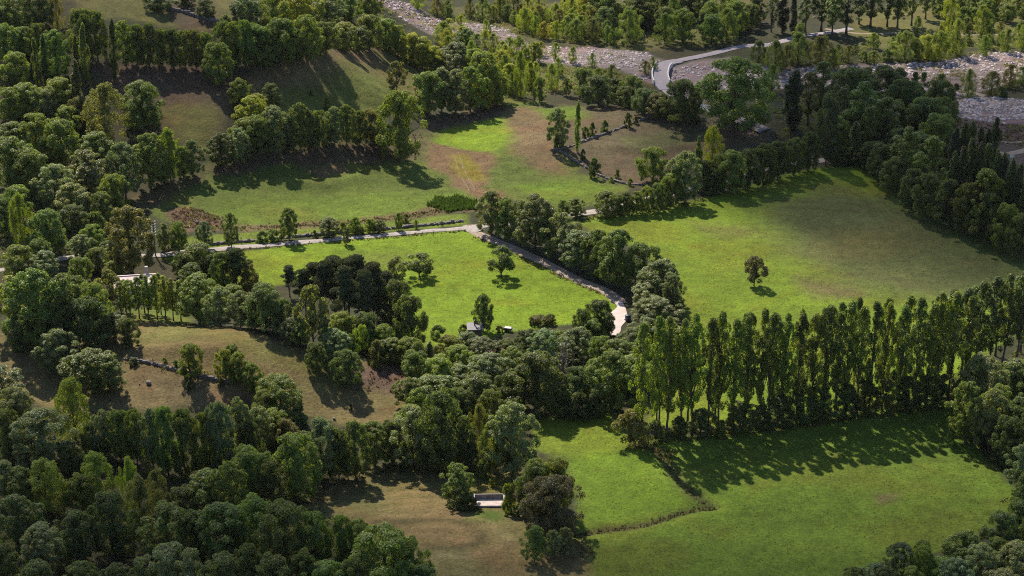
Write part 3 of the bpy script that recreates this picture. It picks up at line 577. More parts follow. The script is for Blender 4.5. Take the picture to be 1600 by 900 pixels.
row('1488,290,198,20 Ln; 1500,286,190,21 Ld; 1513,284,188,20 Ld; 1526,284,196,20 Ln; 1538,280,200,20 Ld; 1552,262,182,17 Ld', 'in the back of the columnar copse', 'the dark wood', 'columnar poplars of the copse')
row('1535,374,264,56 Pl', 'pale and billowing before the columnar copse', '', None)
fill('1290,200 1350,170 1440,175 1470,200 1480,290 1400,270 1370,250 1300,250', 6.5, (9, 14), [('Bd', 3), ('Pm', 3), ('Bm', 2), ('Ld', 1)], 'deep in the dark wood', 'the bridge', 'trees of the dark wood', maxn=22, seed=6, ranks=('rear', 'front'))
row('1428,152,112,15 Nd; 1443,152,114,15 Nd; 1467,170,114,38 Wm; 1493,148,130,12 Nd; 1512,152,106,24 Wl; 1548,150,110,34 Wo; 1577,138,100,30 Wo; 1597,134,104,28 Wm; 1420,160,125,22 Wm; 1482,160,135,16 Sm; 1460,150,120,18 Nd; 1565,150,135,18 Sm', 'standing among the stones of the riverbed', 'the dark wood', 'trees among the river stones')
row('1205,146,100,30 Wm; 1210,114,62,36 Wm; 1228,108,68,30 Wo; 1246,100,50,42 Wm; 1280,104,55,42 Wo; 1302,108,75,28 Wm; 1325,98,70,20 Wo; 1365,100,78,22 Wl; 1185,100,62,30 Wd; 1300,150,112,30 Pm; 1320,150,118,30 Po', 'on the far bank right of the bridge', 'the bridge', 'willows on the far bank')
row('1413,94,48,40 Wl; 1430,94,60,26 Wm; 1447,94,54,42 Wy; 1467,94,48,38 Wl; 1493,86,28,32 Wm; 1482,58,-6,30 Wl; 1537,88,54,22 Wm; 1533,60,8,30 Wl; 1433,56,24,15 Wm; 1573,82,44,20 Wm; 1597,80,38,24 Wl; 1568,26,4,26 Sd; 1505,40,10,26 Sm; 1553,20,-8,26 Bl; 1590,20,-6,24 Bm; 1520,20,-8,26 Bm; 1385,95,76,20 Sm; 1350,95,78,18 Sm', 'on the far sunny clearing', 'the road', 'trees on the far clearing')
row('1222,52,-10,20 Ln; 1238,56,-8,14 Ln; 1205,50,-10,22 Pd; 1258,50,-14,30 Pd; 1283,48,-22,40 Pd; 1300,56,-16,34 Pm; 1322,54,-26,46 Pd; 1360,42,-28,42 Pd; 1386,42,-26,34 Pd; 1402,44,-28,34 Pd; 1424,40,-30,34 Pm; 1342,38,-24,34 Pd; 1446,30,-26,30 Pm', 'in the tall grove by the far road', 'the bridge', 'poplars of the far grove')
fill('915,14 1195,8 1190,35 1130,72 1050,78 960,70 930,40', 6, (8, 13), [('Bd', 4), ('Bm', 2), ('Wm', 3), ('Nd', 1), ('Wl', 1)], 'in the dark wood past the river', 'the gravel', 'trees of the wood across the river', maxn=40, seed=8, ranks=('rear', 'middle', 'front'))
fill('640,8 915,10 930,40 960,72 840,62 790,36 720,28', 3.7, (4.5, 8.5), [('Wy', 4), ('Wl', 4), ('Wm', 3), ('Wo', 2)], 'in the sunlit wood past the river', 'the dome', 'young trees of the sunlit wood', maxn=84, seed=9, ranks=('rear', 'second', 'third', 'fourth', 'front'))
row('820,92,70,18 Wl; 845,88,64,18 Wy; 868,92,66,16 Wl; 895,98,72,16 Wl; 760,58,30,18 Wl; 720,48,22,18 Wy; 1020,112,88,16 Wl; 1008,116,94,18 Wo; 925,104,82,14 Wl; 700,30,8,18 Wl; 955,130,100,24 Wm; 935,128,105,20 Wl', 'growing out of the gravel bank', 'the domed pasture', 'bushy young trees on the gravel bank')
fill('1240,58 1330,62 1420,56 1600,58 1600,84 1480,88 1400,94 1300,100 1240,96', 5.5, (3, 6), [('Wm', 3), ('Wl', 3), ('Wo', 2), ('Wd', 1)], 'scrubby on the far bank', 'the bridge', 'scrubby willows on the far bank', maxn=22, seed=21, ranks=('rear', 'front'))
fill('1450,12 1600,6 1600,50 1480,50', 7, (3.5, 6.5), [('Bm', 3), ('Bl', 2), ('Wl', 3)], 'dotting the far clearing', 'the grove', 'trees dotting the far clearing', maxn=12, seed=22, ranks=('rear', 'front'))
# along the gravel road
row('207,430,322,72 Aa', 'tallest of all behind the farmhouse', '', None)
row('258,396,348,24 As; 280,396,346,30 Bm; 320,388,345,26 As; 362,387,331,24 As; 410,378,360,20 Sm; 427,377,357,26 Sm; 452,376,324,28 Am; 492,371,359,11 Sd; 515,370,339,30 As; 542,382,354,14 As; 556,366,338,20 Bl; 562,366,354,16 Sd; 578,364,341,18 Bl; 592,364,344,22 Bd; 623,360,332,12 Bm; 635,348,333,16 So; 650,358,343,9 Wm; 536,364,346,16 Sl', 'on the verge of the gravel road', 'the farmhouse', 'trees along the gravel road')
row('310,434,381,56 Bm; 286,434,394,32 Bd; 330,440,398,32 Bd; 350,456,394,36 Bd; 371,460,388,40 Nd; 388,462,410,34 Bo; 300,452,412,40 Bd', 'clumped between farmhouse and central meadow', 'the farmhouse', 'trees clumped by the farmhouse')
fill('30,395 120,375 180,400 190,440 120,450 20,440', 5.5, (4.5, 7.5), [('As', 3), ('Bl', 2), ('Wl', 2), ('Bm', 2)], 'left of the farmhouse', LE, 'trees left of the farmhouse', maxn=24, seed=12, ranks=('rear', 'front'))
row('60,542,420,80 Am; 25,520,430,60 Al; 105,536,428,70 Am; 5,505,435,50 Bl; 150,530,442,56 Bm; 140,548,465,66 Bd; 180,534,488,42 As; 173,488,420,44 To; 85,552,470,50 Bd; 35,550,490,46 Bd; 125,500,430,46 Am', 'in the big stand above the knoll', LE, 'trees of the stand above the knoll')
row('203,542,497,30 Bd', 'small and domed at the stand corner on the knoll', '', None)
row('95,583,514,64 As; 146,614,545,80 Am; -2,650,574,92 As; 175,612,560,40 As', 'standing on the dry knoll', LE, 'trees on the dry knoll')
row('190,495,440,26 Pl; 204,497,436,26 Py; 218,498,432,26 Pl; 232,499,430,26 Pl; 246,499,428,26 Pl; 259,500,430,26 Py; 271,501,434,24 Pl; 283,501,438,24 Pl; 197,487,436,24 Pm; 226,489,428,24 Pm; 252,491,426,24 Pm', 'in the slender copse behind the knoll', 'the farmhouse', 'slender copse behind the knoll')
row('312,506,428,62 Am; 345,510,448,46 As; 352,508,462,30 By; 376,512,454,40 As; 398,514,456,44 As; 415,518,443,60 Bd; 440,520,466,36 Bd; 330,498,440,40 Bm; 425,506,450,40 Bd; 365,486,445,40 Bm', 'behind the knoll crest', 'the slender copse', 'trees behind the knoll crest')
row('453,464,414,28 Nn; 478,498,420,36 Nn; 492,494,410,42 Nn; 510,506,408,44 Nn; 524,500,400,50 Nn; 545,510,404,48 Nn; 562,506,398,50 Nn; 585,522,410,52 Nn; 604,514,424,44 Nn; 540,524,416,44 Nn; 572,530,422,44 Nn', 'in the dark clump by the central meadow', 'the slender copse', 'pines of the dark clump')
row('622,530,438,58 Bd; 640,546,462,50 Bd; 490,540,444,56 To; 535,535,488,42 Bl; 576,546,488,48 Bd; 565,552,506,30 Wy; 525,566,514,48 As; 455,536,496,34 As; 600,556,508,40 Bm; 610,566,528,40 Am; 470,540,500,34 Bm; 510,550,510,30 Sm; 548,556,520,30 Sm; 640,572,528,44 Bm; 590,570,530,30 So', 'at the foot of the dark pine clump', 'the slender copse', 'trees at the foot of the pine clump')
row('495,584,535,34 Bd; 541,605,547,45 Bd', 'standing free on the knoll slope', 'the pine clump', 'free trees on the knoll slope')
row('620,445,401,36 To', 'small and spiky in the central meadow', '', None)
row('655,433,395,48 Tm; 783,433,384,48 Td', 'broad above its shadow in the meadow', 'the pine clump', 'free trees in the central meadow')
row('755,518,460,34 Bd', 'upright beside the hut', '', None)
row('1178,447,399,40 Tu', 'alone in the wide meadow', '', None)
row('685,528,507,26 Sm; 724,520,506,16 Sm; 842,506,492,30 So; 860,506,490,24 So; 830,508,494,10 Sr; 780,520,508,14 So', 'on the lower meadow edge', 'the pine clump', 'shrubs on the lower meadow edge')
row('935,528,468,46 Bd; 912,532,482,34 Bd; 948,526,486,26 Bd; 925,540,500,40 Bm', 'beside the concrete yard', 'the hut', 'trees beside the concrete yard')
row('730,552,518,36 As; 757,566,526,46 As; 700,566,524,40 Bm; 718,584,540,46 Bl; 672,578,532,15 Lo; 650,596,548,44 Bm; 690,606,556,56 Bl; 765,608,552,58 As; 800,596,542,46 Am; 822,566,516,48 Bd; 850,574,514,56 As; 900,566,512,50 As; 745,596,556,40 Bm; 790,566,530,36 Bd; 875,556,515,34 Bm; 720,612,570,44 As', 'in the thicket below the central meadow', 'the pine clump', 'trees of the thicket below the meadow')
row('836,645,553,82 Bd; 800,640,580,50 Bd; 745,646,584,62 Am; 680,644,588,72 Am; 640,640,590,44 Am; 900,636,572,50 Bd; 955,644,550,72 Am; 985,612,556,60 Al; 930,620,560,46 Bm; 870,650,600,44 Bd; 905,652,612,40 Sd; 930,650,610,34 Bd; 655,670,612,44 Bm; 770,670,610,44 Bm; 720,660,606,44 Bd', 'above the near left paddock', 'the dry knoll', 'trees above the near paddock')
row('880,606,536,40 Dg', 'pale and skeletal in the thicket', '', None)
row('1010,548,496,50 As; 1040,546,500,50 Am; 985,560,512,44 As; 1062,540,506,40 Bm; 965,590,530,50 Am; 1000,590,530,48 Am; 940,580,526,44 Bm', 'between concrete yard and poplar row', 'the thicket', 'trees between yard and poplar row')
# the poplar row: front and back lines
front = []; back = []
pr_ = random.Random(3)
for i in range(25):
    u = i / 24; x = 1004 + u * 478; front.append((x + pr_.uniform(-5, 5), 690 - u * 62, 690 - u * 62 - (184 - 20 * u) + pr_.uniform(-8, 8), pr_.uniform(36, 46), 'P', pr_.choice('dmml')))
for i in range(12):
    u = i / 11; x = 1030 + u * 470; back.append((x + pr_.uniform(-6, 6), 668 - u * 62, 668 - u * 62 - (168 - 22 * u) + pr_.uniform(-9, 9), pr_.uniform(34, 42), 'P', pr_.choice('dmlm')))
row(front, 'in the front line of the poplar row', 'the willow bush', 'poplars of the front line')
row(back, 'in the back line of the poplar row', 'the willow bush', 'poplars of the back line')
row('985,694,640,52 So', 'rounded like a willow bush, starting the poplar row', '', None)
row('1025,688,655,34 Sd; 1060,684,650,36 Sd; 1095,680,640,44 Bd; 1160,672,628,50 Bd; 1215,664,618,52 Bd; 1250,660,610,46 Bd; 1285,656,606,44 Bd; 1320,652,600,44 Bd; 1350,648,595,44 Bd; 1385,644,590,44 Bd; 1415,640,588,42 Bd; 1445,636,586,42 Bd; 1470,632,585,40 Bd; 1190,668,630,34 Sd; 1125,682,655,24 Sd', 'under the front line of poplars', 'the willow bush', 'undergrowth trees of the poplar row')
row('1480,590,452,44 Pd; 1502,586,450,46 Pd; 1524,584,440,44 Pd; 1545,578,432,44 Pd; 1566,572,428,44 Pd; 1588,568,424,46 Pd; 1604,566,420,40 Pd; 1515,560,446,40 Pm; 1555,556,436,38 Pm; 1594,552,430,38 Pm; 1512,590,520,24 Dg', 'in the tall group ending the poplar row', 'the row', 'poplars of the tall end group')
row('1530,652,554,72 As; 1580,648,560,62 As; 1508,694,596,54 Am; 1545,704,608,52 As; 1590,706,622,60 Bd; 1572,728,650,50 Bd; 1598,764,690,48 As; 1604,720,640,50 Bd; 1510,640,580,40 Bd; 1555,680,600,50 Am; 1600,660,580,50 Am; 1535,690,640,40 Bd', 'in the wood beside the big meadow', 'the poplar row', 'round trees beside the big meadow', key=lambda q: q[1])
row('1602,812,742,46 Bd; 1590,842,780,54 Bd; 1560,868,800,56 Bd; 1405,912,848,46 As; 1368,918,880,44 As; 1436,915,854,44 Bl; 1440,892,846,36 Bm; 1470,922,872,50 Al; 1500,900,830,56 Am; 1530,922,850,56 As; 1580,922,848,62 As; 1492,938,872,52 As; 1334,922,886,32 Am; 1610,880,810,50 Bd; 1550,905,840,44 Bd; 1385,930,888,40 Bd; 1420,935,885,44 Al; 1560,945,890,60 As', 'in the lower right corner wood', 'the big meadow', 'trees of the lower right corner')
# basin and near paddock
row('715,786,724,44 Am; 718,796,760,38 Sd; 737,794,774,20 Sd; 755,745,716,30 Sm; 695,738,711,34 Sd; 795,800,754,28 Sm; 720,748,728,20 Sm; 808,806,790,12 Sm; 770,760,745,14 Sy', 'around the concrete basin', 'the brown paddock', 'bushes around the concrete basin')
row('838,806,722,66 Bm; 868,800,716,60 Bm; 862,832,748,84 Br; 885,815,750,40 Bm; 828,800,740,44 Br; 830,812,775,26 As', 'in the tangled clump by the front meadow', 'the concrete basin', 'trees of the tangled clump')
row('835,878,822,36 Am; 865,872,828,26 As; 883,870,824,26 As', 'below the tangled clump', 'the brown paddock', 'small trees below the tangled clump')
row('690,736,612,74 Bd; 645,726,634,66 As; 612,722,658,44 Bd; 586,728,658,44 Am; 556,750,658,46 Am; 502,750,654,62 As; 530,750,670,40 Bd; 658,700,606,50 Am; 720,730,660,44 Bd; 748,712,630,36 Wo; 800,744,630,72 As; 775,740,660,46 Bm; 672,735,680,40 Bd; 632,735,690,30 Sd; 480,745,690,40 Bd; 735,735,690,34 Sd', 'bordering the top of the brown paddock', 'the dry knoll', 'trees bordering the brown paddock')
row('440,654,588,66 Bm; 466,664,634,30 Ss; 432,690,640,48 Bm; 447,702,654,50 Wa; 405,705,636,48 As; 415,665,610,46 Bm', 'on the lower end of the dry knoll', 'the stone wall', 'trees on the lower end of the knoll')
row('118,690,588,62 Wl; 30,690,605,60 As; 12,720,640,50 Bd; 70,730,640,84 As; 165,715,640,42 As; 190,722,640,42 Bm; 215,728,640,40 Bm; 240,734,638,40 As; 263,740,636,42 Bm; 290,744,640,46 Bd; 322,744,644,40 Bm; 346,742,628,48 As; 376,726,622,44 As; 336,748,680,30 Wl; 313,735,665,34 Dg; 110,740,690,46 Bd; 395,735,660,40 Bd; 148,715,660,34 Bd', 'in the shaded belt under the knoll', LE, 'trees of the shaded belt')
row('75,800,716,74 Wl; 155,785,704,58 Wl; 205,800,712,34 Wl; 246,806,732,36 Wo; 222,830,742,62 Wo; 40,800,730,50 Am; 130,800,740,46 Bm; 325,800,734,66 Am; 390,780,698,62 Bm; 362,810,722,52 Am; 460,780,680,76 Bm; 425,790,720,50 Bd; 290,810,760,50 Bd; 10,790,720,50 As', 'in the upper near left wood', LE, 'trees of the near left wood')
row('180,866,770,72 Bd; 262,872,788,72 Am; 120,880,800,64 Bd; 30,860,775,70 Ad; 70,900,820,66 As; 352,884,788,80 Am; 405,868,776,80 Bm; 308,870,800,56 Bd; 445,898,790,86 Bd; 490,890,800,60 Bm; 532,892,806,42 Bm; 562,884,814,52 Bm; 601,922,828,104 Bl; 642,915,840,54 Bm; 10,930,850,60 Bd', 'in the lower near left wood', LE, 'trees of the near left wood')
row('272,935,854,88 Bs; 185,935,880,46 Ad; 130,945,880,60 Bd; 60,950,880,60 Bd; 350,950,870,70 Bd; 430,955,870,70 Bd; 510,950,880,66 Bm; 560,945,870,50 Bd; 220,940,890,44 Bd; 660,945,885,50 Bd; 390,935,850,50 Ad; 480,930,860,50 Bd', 'along the bottom of the near left wood', LE, 'trees of the near left wood')
row('297,610,594,12 Sd; 290,588,572,10 Sd; 257,567,558,9 Sm; 275,574,562,14 Sd; 298,590,537,38 Bm; 352,592,545,30 Bm; 372,600,550,36 Bm; 395,612,566,34 Bm; 365,580,537,28 Bd; 210,570,558,18 Sd; 345,602,590,12 Sd; 548,640,630,7 Sd', 'by the stone wall on the knoll', 'the big stand', 'trees by the knoll wall')

# ------------------------------------------------------------------ dry stone walls
def stone_wall(s, label, h=.9, wd=.7):
    pts = gpath(s, .55); mid_ = pts[len(pts) // 2]; e = empty('stone_wall', (float(mid_[0]), float(mid_[1]), 0)); b = MB(); rr = random.Random(len(pts))
    for p, q in zip(pts[:-1], pts[1:]):
        a = math.atan2(*(q - p)[::-1]); hh = h * rr.uniform(.55, 1.1); z0 = float(ground_z(p[0], p[1])) - .15; z = z0
        while z < z0 + hh:
            t = rr.uniform(.2, .42)
            for sd_ in (-1, 1): b.box((p[0] - mid_[0] - math.sin(a) * sd_ * wd / 4 + rr.uniform(-.1, .1), p[1] - mid_[1] + math.cos(a) * sd_ * wd / 4 + rr.uniform(-.1, .1), z + t / 2), (rr.uniform(.4, .7), wd / 2 * rr.uniform(.8, 1.15), t), a + rr.uniform(-.3, .3), jit=.07)
            z += t * .92
    b.build('stones', M['stone'], e)['kind'] = 'stuff'; tag(e, label, 'wall'); return e
stone_wall('197,562 230,567 270,577 310,587 345,595 372,600', 'tumbled dry stone wall climbing across the dry knoll', .5, .5)
stone_wall('866,235 900,226 935,213 975,199 1015,183', 'dry stone wall dividing the brown field, running towards the bridge', .4, .45)
stone_wall('874,236 890,246 915,262 945,278 975,287 1010,289', 'dry stone wall along the lower edge of the brown field', .4, .45)
stone_wall('255,393 320,384 400,376 480,369 560,362 640,355 725,346', 'low dark stone wall standing in for the hedge bank above the gravel road', .55, .6)  # stones put here in place of a dark hedge line and bank
stone_wall('265,15 290,20 320,30 345,36', 'dark stone wall crossing the highest field', .8)
def boulder(px, py, s, label):
    P = G(px, py); o = rock_mesh('boulder', [(0, 0, 0)], [s], M['stone'], None, None, .75)
    me = o.data; o.location = (P[0], P[1], P[2] + s * .25)
    md = o.modifiers.new('round', 'SUBSURF'); md.levels = md.render_levels = 1; tag(o, label, 'boulder'); return o
boulder(232, 600, 1.0, 'rounded grey boulder on the dry knoll below the stone wall')
boulder(307, 606, .4, 'small pale stone beside a bush on the dry knoll')
boulder(218, 601, .35, 'small pale stone beside the grey boulder on the knoll')
boulder(522, 655, .6, 'grey stone low on the knoll above the shaded trees')
boulder(308, 349, .9, 'grey rock in the bracken above the gravel road')
# ------------------------------------------------------------------ farmhouse, hut, sheds
def gable_house(name, px, py, L, W, hw, hr, rz, wall, roof, label, cat, chim=None, wins=2, over=.35):
    P = G(px, py); e = empty(name, (P[0], P[1], P[2] - .1), rz); b = MB()
    b.quad((-L/2,-W/2,0),(L/2,-W/2,0),(L/2,-W/2,hw),(-L/2,-W/2,hw)); b.quad((L/2,W/2,0),(-L/2,W/2,0),(-L/2,W/2,hw),(L/2,W/2,hw))
    b.quad((-L/2,W/2,0),(-L/2,-W/2,0),(-L/2,-W/2,hw),(-L/2,0,hw+hr),(-L/2,W/2,hw)); b.quad((L/2,-W/2,0),(L/2,W/2,0),(L/2,W/2,hw),(L/2,0,hw+hr),(L/2,-W/2,hw))
    b.build('wall', wall, e)
    r = MB(); sl = hr / (W / 2); y1 = W / 2 + over; z1 = hw - over * sl; x1 = L / 2 + over; t = .14
    for s in (-1, 1):
        r.quad((-x1, s*y1, z1 + .02), (x1, s*y1, z1 + .02), (x1, 0, hw+hr + .02), (-x1, 0, hw+hr + .02)); r.quad((-x1, s*y1, z1+t), (x1, s*y1, z1+t), (x1, 0, hw+hr+t), (-x1, 0, hw+hr+t))
        r.quad((-x1, s*y1, z1 + .02), (x1, s*y1, z1 + .02), (x1, s*y1, z1+t), (-x1, s*y1, z1+t))
        for q in (-1, 1): r.quad((q*x1, s*y1, z1 + .02), (q*x1, 0, hw+hr + .02), (q*x1, 0, hw+hr+t), (q*x1, s*y1, z1+t))
    ro = r.build('roof', roof, e)
    MB().box((0, 0, hw + hr + t + .03), (2 * x1 - .1, .3, .12)).build('ridge_cap', roof, ro)
    if chim: c = MB().box((chim[0], chim[1], hw + hr * .6 + chim[2] / 2), (.6, .6, chim[2])).build('chimney', M['plaster'], ro)
    d = MB().box((-L * .05, -W / 2 - .02, 1.0), (1.0, .08, 2.0)).build('door', M['wood'], e); MB().box((-L * .05 + .38, -W / 2 - .09, 1.0), (.05, .06, .14)).build('handle', M['steel'], d)
    for k in range(wins):
        x = (-L * .32, L * .25, L * .4)[k]; wf = MB().box((x, -W / 2 - .02, 1.6), (1.0, .09, 1.1)).build('window', M['wood'], e); MB().box((x, -W / 2 - .075, 1.6), (.82, .03, .92)).build('pane', M['glass'], wf)
    tag(e, label, cat); return e
gable_house('farmhouse', 213, 461, 8.0, 6.0, 3.2, 1.2, R(10), M['plaster'], M['roof'], 'farmhouse with pale pinkish roof half hidden in trees', 'house', (2.4, 1.0, 2.0))
def shed(px, py, L, W, h, rz, wall, roof, label, name='hut', pipe=True):
    P = G(px, py); e = empty(name, (P[0], P[1], P[2] - .1), rz); b = MB()
    b.box((0, 0, h / 2), (L, W, h)).build('wall', wall, e)
    r = MB(); x, y = L / 2 + .2, W / 2 + .25
    z0, z1 = h + .02, h + .55
    for dz in (0, .1): r.quad((-x, -y, z0 + dz), (x, -y, z0 + dz), (x, y, z1 + dz), (-x, y, z1 + dz))
    r.quad((-x, -y, z0), (x, -y, z0), (x, -y, z0 + .1), (-x, -y, z0 + .1)); r.quad((-x, y, z1), (x, y, z1), (x, y, z1 + .1), (-x, y, z1 + .1))
    for q in (-1, 1): r.quad((q * x, -y, z0), (q * x, y, z1), (q * x, y, z1 + .1), (q * x, -y, z0 + .1))
    ro = r.build('roof', roof, e)
    if pipe:
        st = MB().tube([(0, .2, h), (0, .2, h + 1.5)], [.14, .14], 10).build('chimney', M['black'], e); MB().tube([(0, .2, h + 1.5), (0, .2, h + 1.62), (0, .2, h + 1.68)], [.22, .22, .05], 10).build('cowl', M['black'], st)
    d = MB().box((L * .2, -W / 2 - .03, .9), (.85, .08, 1.8)).build('door', M['wood'], e); MB().box((L * .2 - .3, -W / 2 - .09, .9), (.05, .05, .14)).build('handle', M['steel'], d)
    tag(e, label, 'hut'); return e
shed(742, 525, 2.8, 2.2, 1.9, R(4), M['grey'], M['grey'], 'small dark grey hut with a black stovepipe by the meadow')
shed(775, 560, 2.2, 1.8, 1.5, R(-28), M['wood'], M['redroof'], 'little shed with reddish roof sunk in the thicket', 'garden_shed', False)
P = G(793, 518); e = empty('handcart', (P[0], P[1], P[2]), R(-15))
MB().box((0, 0, .62), (1.7, .8, .5), taper=1.1).build('tray', M['wood'], e); MB().tube([(.85, .25, .6), (1.6, .25, .75)], [.04, .04]).tube([(.85, -.25, .6), (1.6, -.25, .75)], [.04, .04]).build('handle', M['tarp'], e)
MB().box((.1, 0, .9), (1.3, .85, .08), jit=.04).build('cover', M['tarp'], e)
for s in (-1, 1): MB().tube([(-.2, s * .44, .32), (-.2, s * .52, .32)], [.32, .32], 14).build('wheel', M['black'], e)
for x in (.6,): MB().box((x, 0, .2), (.08, .6, .42)).build('leg', M['wood'], e)
tag(e, 'dark handcart with pale cover at the meadow edge near the hut', 'cart')
P = G(981, 501); e = empty('water_tank', (P[0], P[1], P[2] + .1), R(20)); b = MB()
prof = [(.52, .12), (.6, .2), (.6, .42), (.57, .46), (.6, .5), (.6, .8), (.57, .84), (.6, .88), (.6, 1.05), (.5, 1.2), (.2, 1.26)]
b.tube([(0, 0, z) for _, z in prof], [q for q, _ in prof], 16); b.build('tank', M['blue'], e, True)
MB().tube([(0, 0, 1.24), (0, 0, 1.34)], [.2, .2], 12).build('lid', M['black'], e)
pl = MB()
for k in range(5): pl.box((0, -.5 + .25 * k, .09), (1.25, .18, .05))
for k in (-1, 0, 1): pl.box((k * .5, 0, .03), (.1, 1.2, .07))
pl.build('pallet', M['wood'], e); tag(e, 'dark blue water tank beside the pale concrete yard', 'tank')
# concrete basin: floor and three walls
P0 = G(742, 793); P1 = G(787, 793); rz = math.atan2(P1[1] - P0[1], P1[0] - P0[0]); Lb = float(np.linalg.norm((P1 - P0)[:2])); mid_ = (P0 + P1) / 2
e = empty('concrete_basin', (mid_[0], mid_[1], float(max(P0[2], P1[2]) + .15)), rz); Db = 2.4
MB().box((0, Db / 2, .0), (Lb, Db, .3)).build('floor', M['yard'], e)
MB().box((0, Db + .12, .3), (Lb + .5, .25, 1.4)).build('back_wall', M['stone'], e)
for s in (-1, 1): MB().quad(*[(s * (Lb / 2 + .002), y, z) for y, z in ((0, -.3), (Db, -.3), (Db, 1.15), (0, .25))]).quad(*[(s * (Lb / 2 + .25), y, z) for y, z in ((0, -.3), (Db, -.3), (Db, 1.15), (0, .25))]).quad((s * Lb / 2, 0, .25), (s * (Lb / 2 + .25), 0, .25), (s * (Lb / 2 + .25), Db, 1.15), (s * Lb / 2, Db, 1.15)).quad((s * Lb / 2, 0, -.3), (s * (Lb / 2 + .25), 0, -.3), (s * (Lb / 2 + .25), 0, .25), (s * Lb / 2, 0, .25)).build('side_wall', M['wallwhite'], e)
tag(e, 'open concrete basin with sunlit floor and dark rear wall', 'basin')
o = boulder(788, 793, .75, 'dark rock lying at the corner of the concrete basin'); o.data.materials[0] = M['grey']
# power pole with stacked insulators
P = G(243, 400); e = empty('power_pole', (P[0], P[1], P[2])); hp_ = 8.2
MB().tube([(0, 0, -.5), (0, 0, 4), (0, 0, hp_)], [.17, .15, .11], 10).build('post', M['wood'], e, True)
for k in range(6):
    z = hp_ - .3 - k * .62; ar = MB().box((0, 0, z), (1.0, .1, .09)).build('crossarm', M['steel'], e)
    for s in (-1, 1): MB().tube([(s * .4, 0, z + .05), (s * .4, 0, z + .12), (s * .4, 0, z + .2), (s * .4, 0, z + .3)], [.14, .16, .11, .09], 8).build('insulator', M['white'], ar)
tag(e, 'wooden power pole with stacked white insulators beside the farmhouse tree', 'pole')
for i, (x, y, h) in enumerate(((302, 386, 1.8), (377, 381, 1.8), (440, 376, 1.4), (690, 353, 1.3))):
    P = G(x, y); o = MB().tube([(0, 0, -.4), (.02, 0, h * .6), (.05, .02, h)], [.09, .08, .06], 7).box((.05, 0, h * .8), (.5, .05, .07)).build('fence_post', M['wood'], None)
    o.location = P; tag(o, f'weathered fence post with a rail stub, {ORD[i]} along the gravel road from the farmhouse', 'post', 'fence posts along the gravel road')
P = G(1580, 258); e = empty('road_sign', (P[0], P[1], P[2])); MB().tube([(0, 0, -.3), (0, 0, 2.6)], [.05, .05], 8).build('post', M['steel'], e); MB().box((0, -.07, 2.3), (1.1, .05, .7)).build('panel', M['white'], e)
tag(e, 'small white signboard by the road end beside the poplar copse', 'sign')

# ------------------------------------------------------------------ grass, weeds, bracken: uncountable ground cover
def tufts(name, x, y, h, wd, cols, label, blades=3):
    n = len(x); z = ground_z(x, y); V = []; r = np.random.default_rng(3)
    a = r.uniform(0, math.pi, (n, blades)); V = np.empty((n, blades, 3, 3)); hh = h[:, None] * r.uniform(.6, 1.2, (n, blades)); ww = wd[:, None] * r.uniform(.6, 1.3, (n, blades))
    ca, sa = np.cos(a), np.sin(a); lean = r.normal(0, .35, (n, blades, 2)) * h[:, None, None]; off = r.normal(0, .5, (n, blades, 2)) * wd[:, None, None]
    bx = x[:, None] + off[..., 0]; by = y[:, None] + off[..., 1]
    V[..., 0, 0] = bx - ca * ww / 2; V[..., 0, 1] = by - sa * ww / 2; V[..., 1, 0] = bx + ca * ww / 2; V[..., 1, 1] = by + sa * ww / 2
    V[..., 2, 0] = bx + lean[..., 0]; V[..., 2, 1] = by + lean[..., 1]; V[..., 0, 2] = V[..., 1, 2] = (z - .04)[:, None]; V[..., 2, 2] = z[:, None] + hh
    F = np.arange(n * blades * 3).reshape(-1, 3); c = np.repeat(cols * r.uniform(.7, 1.3, (n, 1)), blades * 3, 0); c = np.concatenate([c, np.ones((len(c), 1))], 1)
    o = mesh(name, V.reshape(-1, 3), F, M['blade'], col=c); tag(o, label, kind='stuff'); return o
def scatter_poly(s, dens, seed):
    P = poly(s); r = np.random.default_rng(seed); xs = [p[0] for p in P]; ys = [p[1] for p in P]; n = int((max(xs) - min(xs)) * (max(ys) - min(ys)) * dens)
    x = r.uniform(min(xs), max(xs), n); y = r.uniform(min(ys), max(ys), n); k = inside(P, x, y); return x[k], y[k]
def scatter_line(s, wd, dens, seed):
    L = gpath(s, 1); r = np.random.default_rng(seed); n = int(len(L) * wd * dens); i = r.integers(0, len(L), n)
    return L[i, 0] + r.normal(0, wd / 2.5, n), L[i, 1] + r.normal(0, wd / 2.5, n)
Zd = {z[0]: z[1] for z in ZONES}
def roadfree(x, y):
    ok = np.ones(len(x), bool)
    for L in (road_pts, lane): ok &= dist_line(L, x, y) > 2.0
    return ok
gxs, gys = [], []
for i, nm in enumerate(('meadow', 'right meadow', 'front meadow', 'big meadow', 'slope', 'brown paddock', 'knoll', 'dome', 'verge', 'brown field')):
    x, y = scatter_poly(Zd[nm], 2.6 if nm not in ('brown paddock', 'knoll') else 1.2, 50 + i); gxs.append(x); gys.append(y)
x, y = np.concatenate(gxs), np.concatenate(gys); k = roadfree(x, y) & (fbm(x / 2.5, y / 2.5, 61, 3) > .42); x, y = x[k], y[k]
tufts('grass', x, y, np.random.default_rng(1).uniform(.07, .17, len(x)), np.full(len(x), .15), ground_col(x, y), 'short pasture grass covering the meadows and slopes', 2)
xs, ys = [], []
